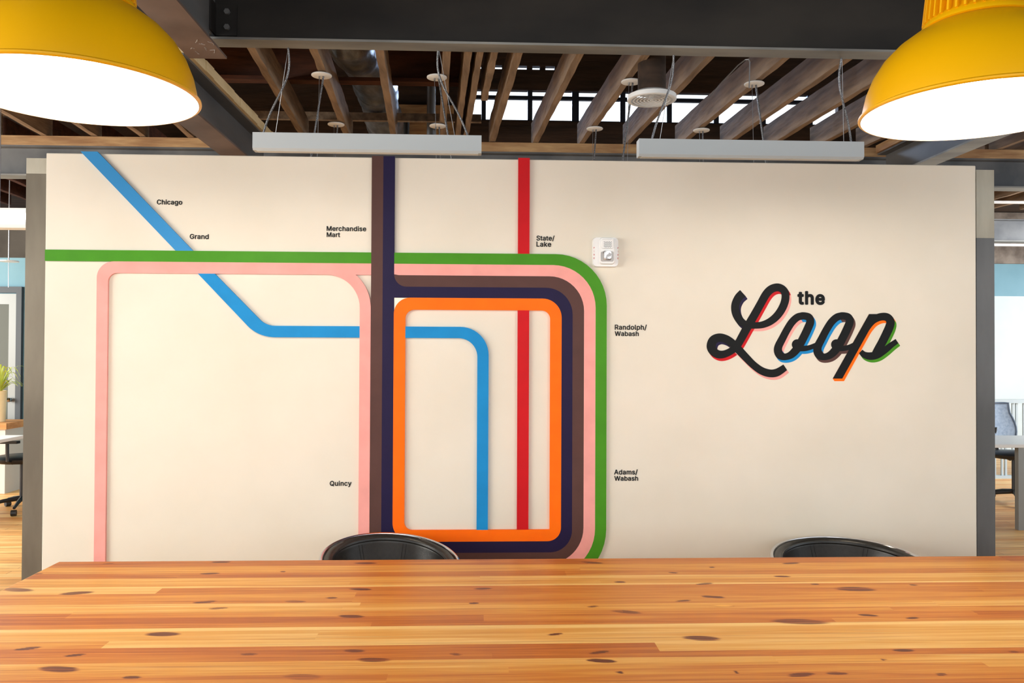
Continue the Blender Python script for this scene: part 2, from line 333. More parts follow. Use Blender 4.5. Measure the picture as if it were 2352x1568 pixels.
# ------------------------------------------------------------------ lettering
GLY = {"/":[269,[[2,-89,-3,-82,-3,-70,160,536,164,544,176,551,236,551,245,548,251,542,253,530,88,-82,84,-88,74,-94,14,-94]]],"A":[500,[[4,-13,-1,-6,-1,6,184,515,190,523,202,527,274,527,288,522,293,516,376,288,480,6,480,-6,472,-16,460,-18,394,-18,382,-12,334,117,328,124,148,123,98,-12,88,-18,82,-18,16,-18],[184,218,182,222,238,390,251,354,296,222,292,217]]],"C":[530,[[214,-19,166,-4,142,9,114,29,89,53,54,107,40,141,31,173,24,215,22,251,25,299,31,335,41,371,54,401,71,431,89,455,114,479,142,500,171,515,202,526,232,532,268,534,292,532,310,530,346,521,364,515,394,498,430,470,461,431,478,395,490,353,490,341,485,335,472,330,406,330,400,332,391,341,385,365,364,398,340,418,322,427,298,435,268,438,232,433,214,428,196,418,173,401,162,389,143,359,127,311,121,251,127,197,133,173,154,131,180,101,208,84,226,77,250,72,274,71,316,79,340,91,353,101,374,125,384,143,391,167,400,176,412,178,478,177,485,173,491,161,486,137,474,101,452,65,430,38,400,14,364,-6,328,-17,286,-24,238,-23]]],"E":[439,[[48,-13,42,0,43,516,48,522,60,527,372,527,384,522,389,516,390,450,384,439,378,435,144,433,143,306,156,304,354,304,366,300,371,294,373,288,373,228,367,216,360,212,144,211,143,78,150,75,378,75,390,67,393,60,392,-6,384,-16,372,-18,60,-18]]],"F":[430,[[48,-13,42,0,43,516,48,522,60,527,366,527,378,525,384,519,387,510,387,450,380,438,366,434,258,434,144,433,143,300,150,296,342,296,354,294,360,289,364,282,363,216,360,210,348,203,150,203,144,201,142,-6,138,-12,126,-18,60,-18]]],"G":[540,[[214,-19,172,-7,142,8,114,29,94,49,71,77,53,107,30,173,24,215,22,251,24,293,30,335,53,401,70,431,88,455,113,479,142,501,166,514,196,525,232,532,262,534,304,531,328,526,364,514,396,497,442,457,475,407,488,371,492,347,485,335,478,331,406,331,394,338,376,376,358,401,340,417,322,426,298,435,262,438,226,432,202,422,166,394,143,359,127,311,121,257,127,197,140,155,166,116,196,90,214,81,250,72,286,72,304,74,334,86,352,98,372,119,385,143,393,167,394,181,280,181,268,189,265,197,265,257,268,266,274,272,286,274,478,274,490,269,496,257,494,173,487,131,479,107,467,83,451,59,430,36,412,20,388,5,358,-9,328,-18,268,-25]]],"I":[320,[[19,-13,13,0,13,60,19,70,31,75,97,75,100,78,100,426,97,434,31,434,19,439,13,450,14,516,19,522,31,527,271,527,281,522,287,510,287,450,283,441,271,434,205,434,202,432,201,84,201,78,205,75,271,75,283,68,287,54,286,-6,282,-12,271,-18,31,-18]]],"L":[413,[[48,-13,42,0,43,516,48,522,60,527,126,527,137,522,142,516,143,288,144,76,366,74,372,71,379,60,378,-6,372,-14,360,-18,60,-18]]],"M":[648,[[48,-13,42,0,42,510,48,522,54,526,156,527,162,524,168,517,297,186,312,141,318,143,337,198,462,520,474,527,564,527,576,525,582,520,586,510,586,252,586,0,581,-12,570,-18,504,-18,492,-13,487,-6,486,318,486,306,480,304,355,-12,342,-18,282,-18,273,-12,269,-6,144,309,140,294,139,-6,135,-12,126,-18,60,-18]]],"Q":[553,[[388,-60,352,-12,298,-23,268,-25,232,-23,196,-15,171,-6,142,9,113,30,89,54,71,78,57,102,40,141,31,174,25,210,22,252,25,300,31,336,42,372,54,402,72,432,91,456,112,477,142,500,172,515,196,524,232,532,268,534,298,532,334,525,364,515,388,502,419,480,442,457,460,435,480,402,495,366,504,330,511,258,509,216,503,174,493,138,481,108,460,74,428,36,482,-36,485,-42,485,-54,478,-63,466,-66,400,-66],[250,72,214,81,190,94,162,120,142,151,127,198,121,252,126,306,134,336,143,360,166,393,196,419,226,432,268,438,304,433,340,417,364,398,380,378,393,354,401,336,408,306,411,282,411,228,407,198,401,174,391,150,370,118,364,121,322,175,310,177,244,177,235,174,227,162,229,150,284,78,286,72]]],"R":[469,[[48,-13,42,0,42,510,48,522,60,527,234,527,264,525,294,522,318,514,342,505,362,492,378,479,396,458,416,420,423,396,427,354,423,306,415,282,399,252,378,226,340,198,445,6,445,-6,438,-15,426,-18,354,-18,348,-17,340,-12,234,180,144,180,142,-6,138,-12,126,-18,60,-18],[144,274,144,433,234,434,264,431,288,424,304,414,321,390,327,354,322,318,316,306,306,294,288,283,264,276,234,273]]],"S":[467,[[170,-22,140,-15,104,1,80,17,62,34,38,69,28,93,20,135,20,141,26,150,38,155,110,154,119,147,127,117,133,105,151,87,164,79,182,73,224,67,266,72,290,82,306,93,320,111,327,129,326,153,315,171,290,188,260,199,146,233,116,246,77,273,56,297,43,321,36,351,34,375,36,399,47,435,61,459,76,477,110,504,152,523,176,529,224,534,260,531,284,527,326,513,356,495,376,477,392,459,403,441,410,423,417,399,419,375,416,368,404,360,332,361,321,369,315,393,309,405,290,423,278,431,264,435,224,441,200,439,176,432,152,417,135,393,133,375,137,357,152,339,170,327,212,312,320,280,344,268,374,249,393,231,411,207,419,189,425,159,425,117,420,93,403,57,374,23,350,4,308,-15,254,-26,200,-26]]],"W":[706,[[142,-12,136,0,-1,504,-1,516,10,526,82,527,94,522,99,516,184,186,190,164,196,160,289,516,294,522,304,527,382,527,388,525,394,520,398,510,490,156,496,163,500,180,585,510,592,523,604,527,670,527,682,522,688,510,549,0,543,-12,532,-18,454,-18,442,-12,438,-6,351,318,346,333,340,335,244,-11,238,-16,226,-18,154,-18]]],"a":[409,[[120,-22,90,-13,66,0,43,21,23,51,13,87,12,111,16,141,25,165,37,183,54,200,84,216,120,228,252,249,258,255,256,273,252,286,240,300,222,310,198,313,168,310,144,299,123,279,112,261,102,256,36,274,28,279,24,285,24,297,31,315,48,340,80,369,96,380,114,388,144,397,174,402,228,400,270,389,286,381,306,368,332,339,345,315,351,291,355,249,355,3,353,-9,347,-15,336,-18,276,-18,264,-12,258,5,222,-16,192,-24,156,-27],[138,68,120,79,111,93,112,117,119,129,132,138,150,145,240,159,252,162,258,159,258,135,252,111,241,93,234,86,210,70,186,64,168,63]]],"b":[444,[[185,-20,161,-10,131,12,128,-8,123,-14,113,-18,47,-17,41,-13,35,-2,36,514,41,522,53,527,113,527,120,526,128,520,132,508,132,400,132,376,137,371,155,384,173,393,215,402,251,401,275,396,299,388,323,376,359,343,384,304,397,274,407,220,407,160,397,106,386,76,359,33,323,1,299,-12,281,-19,257,-24,233,-26,209,-25],[191,69,178,76,161,90,153,100,141,124,131,172,131,208,134,226,142,256,147,268,155,281,173,298,185,305,203,310,221,312,239,310,257,304,274,292,287,278,298,256,307,226,309,208,307,154,299,124,291,106,277,88,262,76,251,70,233,66,209,66]]],"c":[416,[[160,-21,130,-11,112,-2,87,16,55,52,30,100,19,154,16,190,23,250,29,274,39,298,53,322,82,355,106,374,130,388,178,401,238,401,268,393,292,384,328,362,344,346,362,322,378,286,380,274,378,268,372,262,364,259,304,244,292,248,286,256,280,271,268,288,256,299,238,307,220,311,190,311,166,303,154,294,129,262,117,220,114,190,115,166,120,142,127,118,148,88,162,76,178,68,208,64,244,71,262,82,278,100,292,130,298,134,310,134,370,119,376,114,381,106,381,100,370,70,352,40,340,27,316,6,292,-8,262,-19,226,-25,184,-25]]],"d":[444,[[154,-21,124,-12,100,2,82,16,64,35,39,76,22,127,17,160,17,220,22,250,38,298,64,342,100,374,124,388,172,401,214,402,256,391,292,368,293,484,294,514,298,521,304,526,376,527,386,520,389,514,390,-2,383,-14,376,-18,310,-18,302,-14,297,-8,292,11,268,-8,232,-22,196,-26,172,-25],[178,68,166,73,148,88,130,112,117,154,114,190,117,226,123,250,131,268,144,286,154,295,166,303,190,311,208,312,226,309,244,303,262,289,278,268,283,256,291,226,293,208,291,154,287,136,275,106,262,89,250,78,232,69,220,66,202,65]]],"e":[424,[[160,-20,130,-10,106,2,87,16,69,34,55,52,40,76,30,100,22,130,17,160,16,190,18,220,23,250,40,300,53,322,82,356,106,375,130,387,178,401,220,402,238,400,256,396,286,385,304,376,328,357,345,340,358,322,367,304,380,268,386,244,388,219,389,166,382,155,376,152,118,150,122,124,135,100,160,77,184,67,214,64,238,67,256,73,275,88,294,118,304,123,370,108,376,105,383,94,377,70,358,38,334,14,304,-6,268,-19,232,-25,184,-25],[124,239,118,244,132,274,149,292,172,307,190,311,220,311,244,304,262,290,281,262,287,244,286,241,280,239]]],"g":[445,[[154,-163,112,-151,94,-141,70,-123,51,-103,40,-86,33,-73,35,-61,46,-51,100,-23,112,-27,142,-60,166,-73,196,-79,226,-78,244,-75,268,-63,285,-43,292,-25,293,17,292,19,271,5,244,-7,214,-13,172,-12,148,-8,124,1,87,23,67,41,38,83,22,131,17,161,18,227,22,252,38,299,52,325,82,359,106,378,124,388,148,396,172,401,214,402,232,400,262,389,292,367,295,371,298,389,310,397,376,397,382,394,390,383,390,-13,385,-55,377,-79,364,-101,346,-121,332,-133,298,-153,256,-164,232,-168,190,-168],[172,82,154,92,138,107,120,143,114,191,120,239,131,269,145,287,160,300,190,311,214,311,232,308,244,303,262,290,274,275,283,257,294,209,294,173,288,143,282,125,271,107,256,92,244,85,232,80,208,77,190,78]]],"h":[430,[[41,-13,35,0,35,510,41,522,53,527,113,527,125,523,131,516,132,378,137,373,161,388,179,395,203,401,227,402,251,400,287,393,305,384,323,372,347,346,364,312,373,270,375,228,375,0,371,-11,365,-16,359,-18,293,-18,283,-12,279,-6,278,234,276,258,267,282,251,299,239,306,227,310,209,311,185,307,158,294,143,276,134,252,132,240,131,-6,125,-14,113,-18,53,-18]]],"i":[187,[[41,-13,35,0,36,384,41,392,53,397,113,397,125,393,131,385,132,378,131,-6,125,-14,113,-18,53,-18],[77,426,53,432,34,450,25,468,24,492,27,504,33,516,53,534,71,541,95,541,107,538,119,531,134,516,143,498,144,474,133,450,119,436,95,426]]],"k":[401,[[41,-13,35,0,35,510,41,522,53,527,113,527,125,523,131,516,132,264,133,258,137,254,275,395,287,397,365,396,374,390,378,378,377,372,365,358,226,216,385,12,390,0,385,-12,377,-17,371,-18,287,-17,281,-12,155,148,149,149,132,132,132,0,127,-12,119,-17,113,-18,53,-18]]],"l":[209,[[101,-15,77,-6,59,10,41,40,36,64,35,508,36,514,41,522,53,527,119,526,125,523,131,515,133,82,137,72,149,70,173,72,185,64,199,4,197,-5,191,-12,167,-18,137,-20]]],"m":[630,[[41,-13,35,0,35,378,36,384,41,392,53,397,119,396,125,391,129,384,131,371,161,391,191,402,209,404,245,402,263,397,281,388,299,374,317,352,323,354,359,385,389,397,419,403,437,404,473,400,503,389,529,372,545,354,557,336,565,318,573,282,575,0,570,-12,563,-17,491,-17,483,-12,479,-6,478,42,478,252,473,282,461,299,449,306,431,311,401,311,383,304,371,294,361,282,354,258,352,-6,347,-13,335,-18,275,-18,269,-17,261,-12,256,0,255,270,249,288,233,304,215,311,191,312,170,306,149,291,140,276,132,252,131,-6,125,-14,113,-18,53,-18]]],"n":[430,[[41,-13,35,0,35,378,39,390,47,396,119,396,125,391,129,384,131,369,161,388,185,397,209,401,245,401,287,393,323,372,345,348,357,330,371,288,375,240,375,108,375,0,371,-11,365,-16,353,-18,293,-18,283,-12,278,0,278,234,277,252,273,270,263,288,251,299,239,306,227,310,209,311,179,305,161,296,147,282,138,264,132,240,131,-6,125,-14,113,-18,53,-18]]],"o":[435,[[160,-21,125,-8,106,2,88,15,64,40,40,76,28,106,18,160,16,190,23,250,29,274,53,322,82,355,106,374,130,388,178,401,232,401,250,398,286,387,310,374,328,360,358,327,376,298,388,268,398,220,398,160,394,130,385,100,360,52,334,22,310,2,268,-17,238,-24,184,-25],[178,68,166,73,148,88,130,112,125,124,117,154,114,184,119,232,133,268,148,288,166,303,196,311,232,309,250,302,268,288,279,274,288,256,294,238,300,208,301,184,298,154,285,112,268,88,256,78,238,69,220,65,208,64]]],"p":[444,[[41,-156,35,-143,35,379,40,391,53,397,119,396,129,385,131,366,155,384,179,396,209,402,257,400,299,388,317,379,341,361,359,343,376,319,396,277,407,217,407,163,402,127,387,79,375,55,357,31,323,1,299,-12,257,-24,227,-26,191,-22,161,-10,137,7,132,1,131,-149,125,-157,113,-161,53,-161],[203,67,191,69,173,79,155,96,148,109,140,127,133,157,131,211,143,259,153,277,163,289,173,298,191,307,209,311,233,311,251,306,269,296,283,283,294,265,307,223,310,187,308,157,302,133,293,109,275,86,257,72,245,68,221,65]]],"r":[279,[[41,-13,35,0,36,384,41,392,53,397,113,397,126,390,131,376,161,392,191,401,233,402,251,400,260,390,261,324,258,312,251,306,245,304,203,308,185,305,167,299,155,290,143,277,133,252,131,-6,125,-14,113,-18,53,-18]]],"s":[385,[[132,-21,108,-15,84,-3,60,14,48,27,31,52,24,70,18,94,23,106,30,111,96,125,108,118,120,90,133,76,156,66,180,63,210,67,234,77,248,94,249,112,240,124,228,131,120,160,92,172,60,195,45,214,36,232,30,256,31,298,36,316,49,340,66,359,90,378,126,394,150,399,168,402,216,401,246,395,262,388,276,382,300,364,316,346,331,322,342,292,339,280,330,273,264,259,252,268,244,286,228,304,204,313,174,314,150,307,132,293,127,280,131,262,144,252,162,244,264,217,282,211,304,196,330,170,342,148,348,124,348,88,337,52,325,34,301,10,270,-9,228,-22,204,-25,162,-25]]],"t":[247,[[126,-17,102,-7,80,8,64,26,56,44,49,68,47,92,47,302,45,308,42,309,6,309,-6,314,-12,326,-12,380,-6,392,0,396,45,398,47,404,48,476,51,482,59,488,132,488,138,484,143,476,144,452,144,398,210,396,216,392,222,380,222,326,216,314,204,309,144,308,144,104,146,80,150,73,162,69,174,68,204,72,213,68,220,56,231,2,228,-8,222,-14,198,-20,144,-21]]],"u":[430,[[137,-17,107,-5,89,7,76,19,54,49,39,91,35,139,35,379,41,392,53,397,113,397,125,393,131,385,133,127,137,109,149,89,161,78,173,72,197,68,221,70,239,77,250,85,262,97,269,109,276,127,278,151,278,379,283,391,293,397,359,397,370,391,374,385,374,-5,371,-11,359,-18,293,-17,284,-11,278,7,275,9,245,-10,209,-21,167,-22]]],"y":[409,[[47,-158,34,-151,29,-139,44,-79,49,-73,59,-68,95,-72,113,-65,128,-43,144,-1,1,371,-1,383,2,389,9,395,17,397,83,397,92,395,99,389,191,135,197,133,205,155,290,389,297,395,305,397,371,397,383,392,389,383,389,377,215,-79,188,-121,169,-139,149,-151,131,-158,107,-163,77,-163]]],"*t":[277,[[126,-35,90,-22,72,-9,51,14,39,38,32,62,29,92,29,284,27,290,24,291,-6,293,-18,300,-25,308,-30,326,-30,380,-25,398,-12,410,0,414,27,416,29,422,31,482,37,494,48,503,66,507,132,506,144,502,156,491,162,476,162,416,210,414,222,410,235,398,240,380,239,320,230,302,222,296,210,292,162,290,163,92,168,86,210,89,228,79,237,62,249,2,247,-10,240,-22,228,-31,216,-35,180,-40,144,-39]]],"*h":[460,[[35,-31,22,-18,17,0,17,510,19,522,29,536,47,544,113,545,125,543,140,534,149,516,150,414,151,408,155,405,179,414,203,419,251,419,293,410,329,390,359,360,374,336,388,294,393,246,393,0,388,-18,377,-30,359,-36,293,-36,276,-30,265,-18,260,0,259,252,253,270,243,282,227,291,209,293,185,288,167,278,157,264,150,240,150,0,145,-18,134,-30,119,-36,53,-36]]],"*e":[454,[[160,-39,124,-27,106,-19,76,2,55,22,41,40,23,70,11,100,-1,154,-1,214,6,256,22,304,40,335,76,375,118,402,148,413,172,418,202,420,244,417,283,406,316,389,358,353,382,316,392,292,404,244,407,196,406,160,400,148,388,137,357,130,376,126,394,112,400,100,400,82,388,52,373,28,346,1,316,-20,292,-31,250,-41,208,-44,184,-43],[184,86,167,94,153,106,142,124,139,130,142,133,238,133,274,133,280,130,266,106,255,94,244,88,226,83,202,83],[148,258,146,262,160,278,172,287,184,291,202,294,220,293,244,283,261,262,256,257]]]}
def text_mesh(s, width, offset=0.0, track=0, heavy=False):
    cu = bpy.data.curves.new('t', 'CURVE'); cu.dimensions = '2D'; cu.fill_mode = 'BOTH'
    x = 0
    for ch in s:
        if ch == ' ': x += 280; continue
        adv, spl = GLY['*'+ch if heavy else ch]
        for q in spl:
            n = len(q)//2; sp = cu.splines.new('POLY'); sp.points.add(n-1); sp.use_cyclic_u = True
            for i in range(n): sp.points[i].co = ((q[2*i]+x)/1000, q[2*i+1]/1000, 0, 1)
        x += adv+track
    o = bpy.data.objects.new('t', cu); C.objects.link(o); dg = bpy.context.evaluated_depsgraph_get()
    me = bpy.data.meshes.new_from_object(o.evaluated_get(dg)); bpy.data.objects.remove(o)
    xs = [v.co.x for v in me.vertices]; lo, hi = min(xs), max(xs); k = width/(hi-lo)
    for v in me.vertices: v.co.x -= lo
    return me, k
def letter_mb(mb, s, px0, px1, base, Y, th, offset=0, track=0, heavy=False):
    x0, z0 = W(px0, base, Y); x1, z1 = W(px1, base, Y)
    me, k = text_mesh(s, x1-x0, offset, track, heavy); kz = k
    bm = bmesh.new(); bm.from_mesh(me)
    bmesh.ops.remove_doubles(bm, verts=bm.verts, dist=1e-5)
    g = bmesh.ops.extrude_face_region(bm, geom=list(bm.faces))
    for e in g['geom']:
        if isinstance(e, bmesh.types.BMVert): e.co.z = 1
    bm.verts.ensure_lookup_table(); bm.verts.index_update()
    mb.add([(x0+v.co.x*k, Y-th*v.co.z, z0+v.co.y*kz) for v in bm.verts], [tuple(v.index for v in f.verts) for f in bm.faces]); bm.free()
YL = YW-.0004
def sign(label, rows):
    mb = MB()
    for s, a, b, base in rows: letter_mb(mb, s, a, b, base, YL, .0016)
    tag(mb.build('station_name', m_black), label, 'lettering', 'black station names on the mural wall')
sign('black lettering reading Chicago, beside the blue diagonal stripe', [('Chicago', 360.3, 418.5, 469)])
sign('black lettering reading Grand, above the green stripe', [('Grand', 436, 479.3, 548.3)])
sign('black two-line lettering reading Merchandise Mart', [('Merchandise', 750.3, 841, 529.8), ('Mart', 750.3, 781, 543.8)])
sign('black two-line lettering reading State/Lake, beside the red stripe', [('State/', 1232, 1273.5, 551.8), ('Lake', 1232, 1266, 566)])
sign('black two-line lettering reading Randolph/Wabash, right of the green stripe', [('Randolph/', 1412, 1485.5, 756.5), ('Wabash', 1412, 1467, 771)])
sign('black two-line lettering reading Adams/Wabash, lowest on the right', [('Adams/', 1410.5, 1464.5, 1089), ('Wabash', 1411, 1465.5, 1103.3)])
sign('black lettering reading Quincy, left of the pink leg', [('Quincy', 757.5, 807.3, 1115)])

# script lettering "the Loop"
logo = thing('painted_lettering', 'large black script lettering reading the Loop with multicoloured drop shade', 'lettering', (*(lambda q: (q[0], YL, q[1]))(W(1845, 880, YL)),))
K = 4.704
def Q(x, y): return W(1600+x/K, 630+y/K, YL)
def crm(pts, n=7):
    P = [pts[0]]+list(pts)+[pts[-1]]; out = []
    for i in range(1, len(P)-2):
        p0, p1, p2, p3 = [np.array(p, float) for p in P[i-1:i+3]]
        for j in range(n):
            t = j/n; out.append(.5*((2*p1)+(-p0+p2)*t+(2*p0-5*p1+4*p2-p3)*t*t+(-p0+3*p1-3*p2+p3)*t**3))
    out.append(np.array(P[-2], float)); return out
STR = [  # (x, y, half width[, shade colour])
 ('L', [(500,203,46,'n'),(452,250,44,'n'),(420,320,43,'n'),(418,390,43,'n'),(440,455,43,'n'),(485,515,42,'n'),(545,545,36,'p'),(640,551,35,'p'),(720,541,37,'p'),(800,505,40,'p'),(870,445,42,'p'),(925,365,43,'p'),(956,280,43,'p'),(957,205,42,'r'),(925,158,41,'r'),(870,140,43,'r'),(805,160,44,'r'),(750,215,44,'r'),(690,320,43,'r'),(620,445,44,'r'),(550,565,45,'r'),(490,675,44,'r'),(435,768,42,'r'),(375,825,38,'r'),(300,860,40,'r'),(232,862,44,'r'),(178,828,46,'r'),(156,775,48,'n'),(180,710,48,'n'),(245,682,45,'n'),(320,700,44,'n'),(385,745,44,'p'),(450,810,44,'p'),(530,895,42,'p'),(610,975,40,'p'),(700,1040,41,'p'),(790,1068,42,'p'),(870,1058,42,'p'),(957,1003,36,'p')]),
]
oc = [(1150,447,39,'p'),(1090,462,40,'p'),(1030,515,40,'p'),(975,600,40,'p'),(925,695,41,'p'),(885,775,43,'p'),(880,830,45,'b'),(905,875,44,'b'),(958,890,36,'b'),(1020,868,40,'b'),(1075,815,44,'b'),(1115,755,44,'b'),(1165,660,44,'b'),(1205,575,44,'b'),(1228,510,43,'b'),(1210,462,41,'b'),(1150,447,39,'b'),(1120,452,38,'p')]
STR.append(('o', oc)); STR.append(('oc', [(1100,800,30,'b'),(1160,800,30,'b'),(1220,790,27,'b'),(1290,762,25,'b')]))
cm = {'p': 'b', 'b': 'w'}
STR.append(('o2', [(a+426, b, h, cm[c]) for a, b, h, c in oc])); STR.append(('oc2', [(1525,800,30,'w'),(1590,798,29,'w'),(1650,785,27,'w'),(1710,755,25,'w')]))
STR.append(('pb', [(1748,720,40,'o'),(1795,640,40,'o'),(1848,556,40,'o'),(1908,492,41,'o'),(1985,459,41,'o'),(2055,462,43,'o'),(2092,505,45,'g'),(2085,560,46,'g'),(2050,640,46,'g'),(2005,730,45,'g'),(1960,810,44,'g'),(1925,870,40,'g')]))
STR.append(('ps', [(1772,832,26,'g'),(1812,868,34,'g'),(1875,882,41,'g'),(1950,868,41,'g'),(2030,820,36,'g'),(2100,765,31,'g'),(2164,720,27,'g')]))
SHC = {'n': ('navy', P_navy), 'p': ('pink', P_pink), 'r': ('red', P_red), 'b': ('blue', P_blue), 'w': ('brown', P_brown), 'o': ('orange', P_orange), 'g': ('green', P_green)}
SD = (20, 28); SC = [0]
blk = MB(); shd = {k: MB() for k in SHC}
def hull(P):
    P = sorted(set(map(tuple, P)))
    def half(P):
        h = []
        for p in P:
            while len(h) > 1 and (h[-1][0]-h[-2][0])*(p[1]-h[-2][1])-(h[-1][1]-h[-2][1])*(p[0]-h[-2][0]) <= 0: h.pop()
            h.append(p)
        return h
    a = half(P); b = half(P[::-1]); return a[:-1]+b[:-1]
def shade_quad(q, c):
    h = hull([tuple(p) for p in q]+[(p[0]+SD[0], p[1]+SD[1]) for p in q])
    SC[0] += 1; shd[c].prism([Q(*p) for p in h], YL-.0001-1.1e-6*SC[0], YL)
for si, (nm, st) in enumerate(STR):
    pts = crm([(a, b) for a, b, h, c in st]); hw = crm([(h, 0) for a, b, h, c in st]); n = len(pts)
    Lf, Rt = [], []
    for i in range(n):
        t = pts[min(i+1, n-1)]-pts[max(i-1, 0)]; t = t/np.linalg.norm(t); nn = np.array([-t[1], t[0]]); h = hw[i][0]
        Lf.append(pts[i]+nn*h); Rt.append(pts[i]-nn*h)
    yb = YL-.0011-.00004*si
    blk.strip([Q(*p) for p in Lf], [Q(*p) for p in Rt], yb, YL, rise=2.0e-6)
    for i in range(n-1):
        c = st[min(i//7, len(st)-1)][3]
        shade_quad([Lf[i], Lf[i+1], Rt[i+1], Rt[i]], c)
for k, cxk in enumerate((1085, 1509)):
    circ = [(cxk+57*math.cos(2*PI*j/20), 757+57*math.sin(2*PI*j/20)) for j in range(20)]
    blk.prism([Q(*p) for p in circ], YL-.0018-k*.00003, YL)
    circ2 = [(cxk+45*math.cos(2*PI*j/20), 762+45*math.sin(2*PI*j/20)) for j in range(20)]
stem = [(1862,428),(1960,428),(1572,1125),(1470,1125)]
blk.prism([Q(*p) for p in stem], YL-.0021, YL); shade_quad(stem, 'o')
blk.build('script_word', m_black, logo)
for k, (nm, mm) in SHC.items():
    o = shd[k].build('%s_drop_shade' % nm, mm, logo)
mb = MB(); letter_mb(mb, 'the', 1831.5, 1894.5, 697.6, YL, .0016, heavy=True)
mb.build('small_word', m_black, logo)

# ------------------------------------------------------------------ fire alarm
ax0, az1 = W(1362, 543.5, YW-.03); ax1, az0 = W(1421.5, 612.5, YW-.03)
fa = thing('fire_alarm', 'white wall-mounted fire alarm with clear strobe on the mural wall', 'alarm', ((ax0+ax1)/2, YW-.0005, az0))
def rrect(x0, x1, z0, z1, r, n=6):
    o = []
    for cx2, cz2, a0 in ((x1-r, z1-r, 0), (x0+r, z1-r, 90), (x0+r, z0+r, 180), (x1-r, z0+r, 270)):
        for j in range(n+1):
            a = math.radians(a0+90*j/n); o.append((cx2+r*math.cos(a), cz2+r*math.sin(a)))
    return o
def frustum(mb, A, ya, B, yb):
    n = len(A); mb.add([(x, ya, z) for x, z in A]+[(x, yb, z) for x, z in B], [tuple(range(n)), tuple(range(2*n-1, n-1, -1))]+[(i, i+n, (i+1) % n+n, (i+1) % n) for i in range(n)])
mb = MB(); frustum(mb, rrect(ax0, ax1, az0, az1, .018), YW-.0006, rrect(ax0+.002, ax1-.002, az0+.002, az1-.002, .018), YW-.022)
wa, ha = ax1-ax0, az1-az0
def fx(u): return ax0+wa*u
def fz(v): return az1-ha*v
frustum(mb, rrect(fx(.24), fx(.84), fz(.93), fz(.02), .014), YW-.021, rrect(fx(.27), fx(.81), fz(.9), fz(.05), .012), YW-.036)
mb.build('housing', m_white, fa, smooth=True, sharp=30)
mb = MB(); frustum(mb, rrect(fx(.31), fx(.77), fz(.41), fz(.08), .008), YW-.0358, rrect(fx(.33), fx(.76), fz(.39), fz(.1), .007), YW-.042)
gp = mb.build('speaker_cover', m_white, fa, smooth=True, sharp=30)
mb = MB()
for i in range(9):
    for j in range(6):
        if (i+j) % 2 == 0:
            xx = fx(.42+.27*i/8); zz = fz(.18+.17*j/5); mb.lathe([(.0014, 0), (.0014, .0006)], (0, 0, 0), 6) if False else mb.box(xx-.0015, xx+.0015, YW-.0426, YW-.0416, zz-.0015, zz+.0015)
mb.build('sound_holes', m_seam, gp)
mb = MB(); frustum(mb, rrect(fx(.3), fx(.78), fz(.83), fz(.5), .007), YW-.036, rrect(fx(.31), fx(.77), fz(.82), fz(.51), .006), YW-.0375)
mb.build('strobe_bezel', mat('grey_bezel', (150, 146, 142), rough=.3, metal=.5), fa)
m_clear = mat('clear_strobe_plastic', (226, 226, 226), (120, 116, 114), rough=.1, metal=.6, scale=60, lo=.4, hi=.6)
mb = MB(); frustum(mb, rrect(fx(.38), fx(.7), fz(.79), fz(.47), .008), YW-.0374, rrect(fx(.4), fx(.68), fz(.75), fz(.5), .01), YW-.056)
mb.build('strobe_lens', m_clear, fa, smooth=True, sharp=50)
m_firered = mat('red_alarm_letters', (190, 40, 30))
for u, mm in ((.035, m_firered), (.955, m_firered)):
    mb = MB()
    for k, chh in enumerate('FIRE'):
        zc = fz(.34+.115*k); me, kk = text_mesh(chh, .005 if chh != 'I' else .0018)
        bm = bmesh.new(); bm.from_mesh(me); bm.verts.index_update()
        kz = .0068/.51; xx = fx(u)+(0 if chh != 'I' else .0014)
        mb.add([(xx+v.co.x*kk, YW-.0228, zc-.0068+v.co.y*kz) for v in bm.verts], [tuple(v.index for v in f.verts) for f in bm.faces]); bm.free()
    mb.build('fire_lettering', mm, fa)

# ------------------------------------------------------------------ the big butcher-block table
TZ = .75; zt = TZ-H
tyf = Zp(1176, 1283.5, zt)[1]; txl = Zp(150, 1283, zt)[0]; tyn = 1.62; txr = 2.62
tbl = thing('dining_table', 'long butcher-block table of orange pine strips in the foreground', 'table', ((txl+txr)/2, (tyf+tyn)/2, 0))
rowpx = [1283.5,1296,1311,1322,1331,1341,1344,1357,1367,1380,1388,1400,1411,1425,1435.5,1442,1464,1478,1498,1512,1532,1544,1569]
tone = [.22,.55,.25,.72,.55,1.0,.45,.35,.32,.55,.62,.3,.22,.3,1.0,.6,.8,.2,.3,.62,.52,.38,.3]
rowY = [tyf]+[Zp(1176, p, zt)[1] for p in rowpx[1:]]
while rowY[-1] > tyn+.07: rowY.append(rowY[-1]-.07); tone.append(random.uniform(.3, .6))
rowY.append(tyn); tone.append(.4)
NX, NYs = 430, .0042
nb = max(1, int((tyf-tyn)/NYs)); ys = np.linspace(tyf, tyn, nb+1); xs = np.linspace(txl, txr, NX+1)
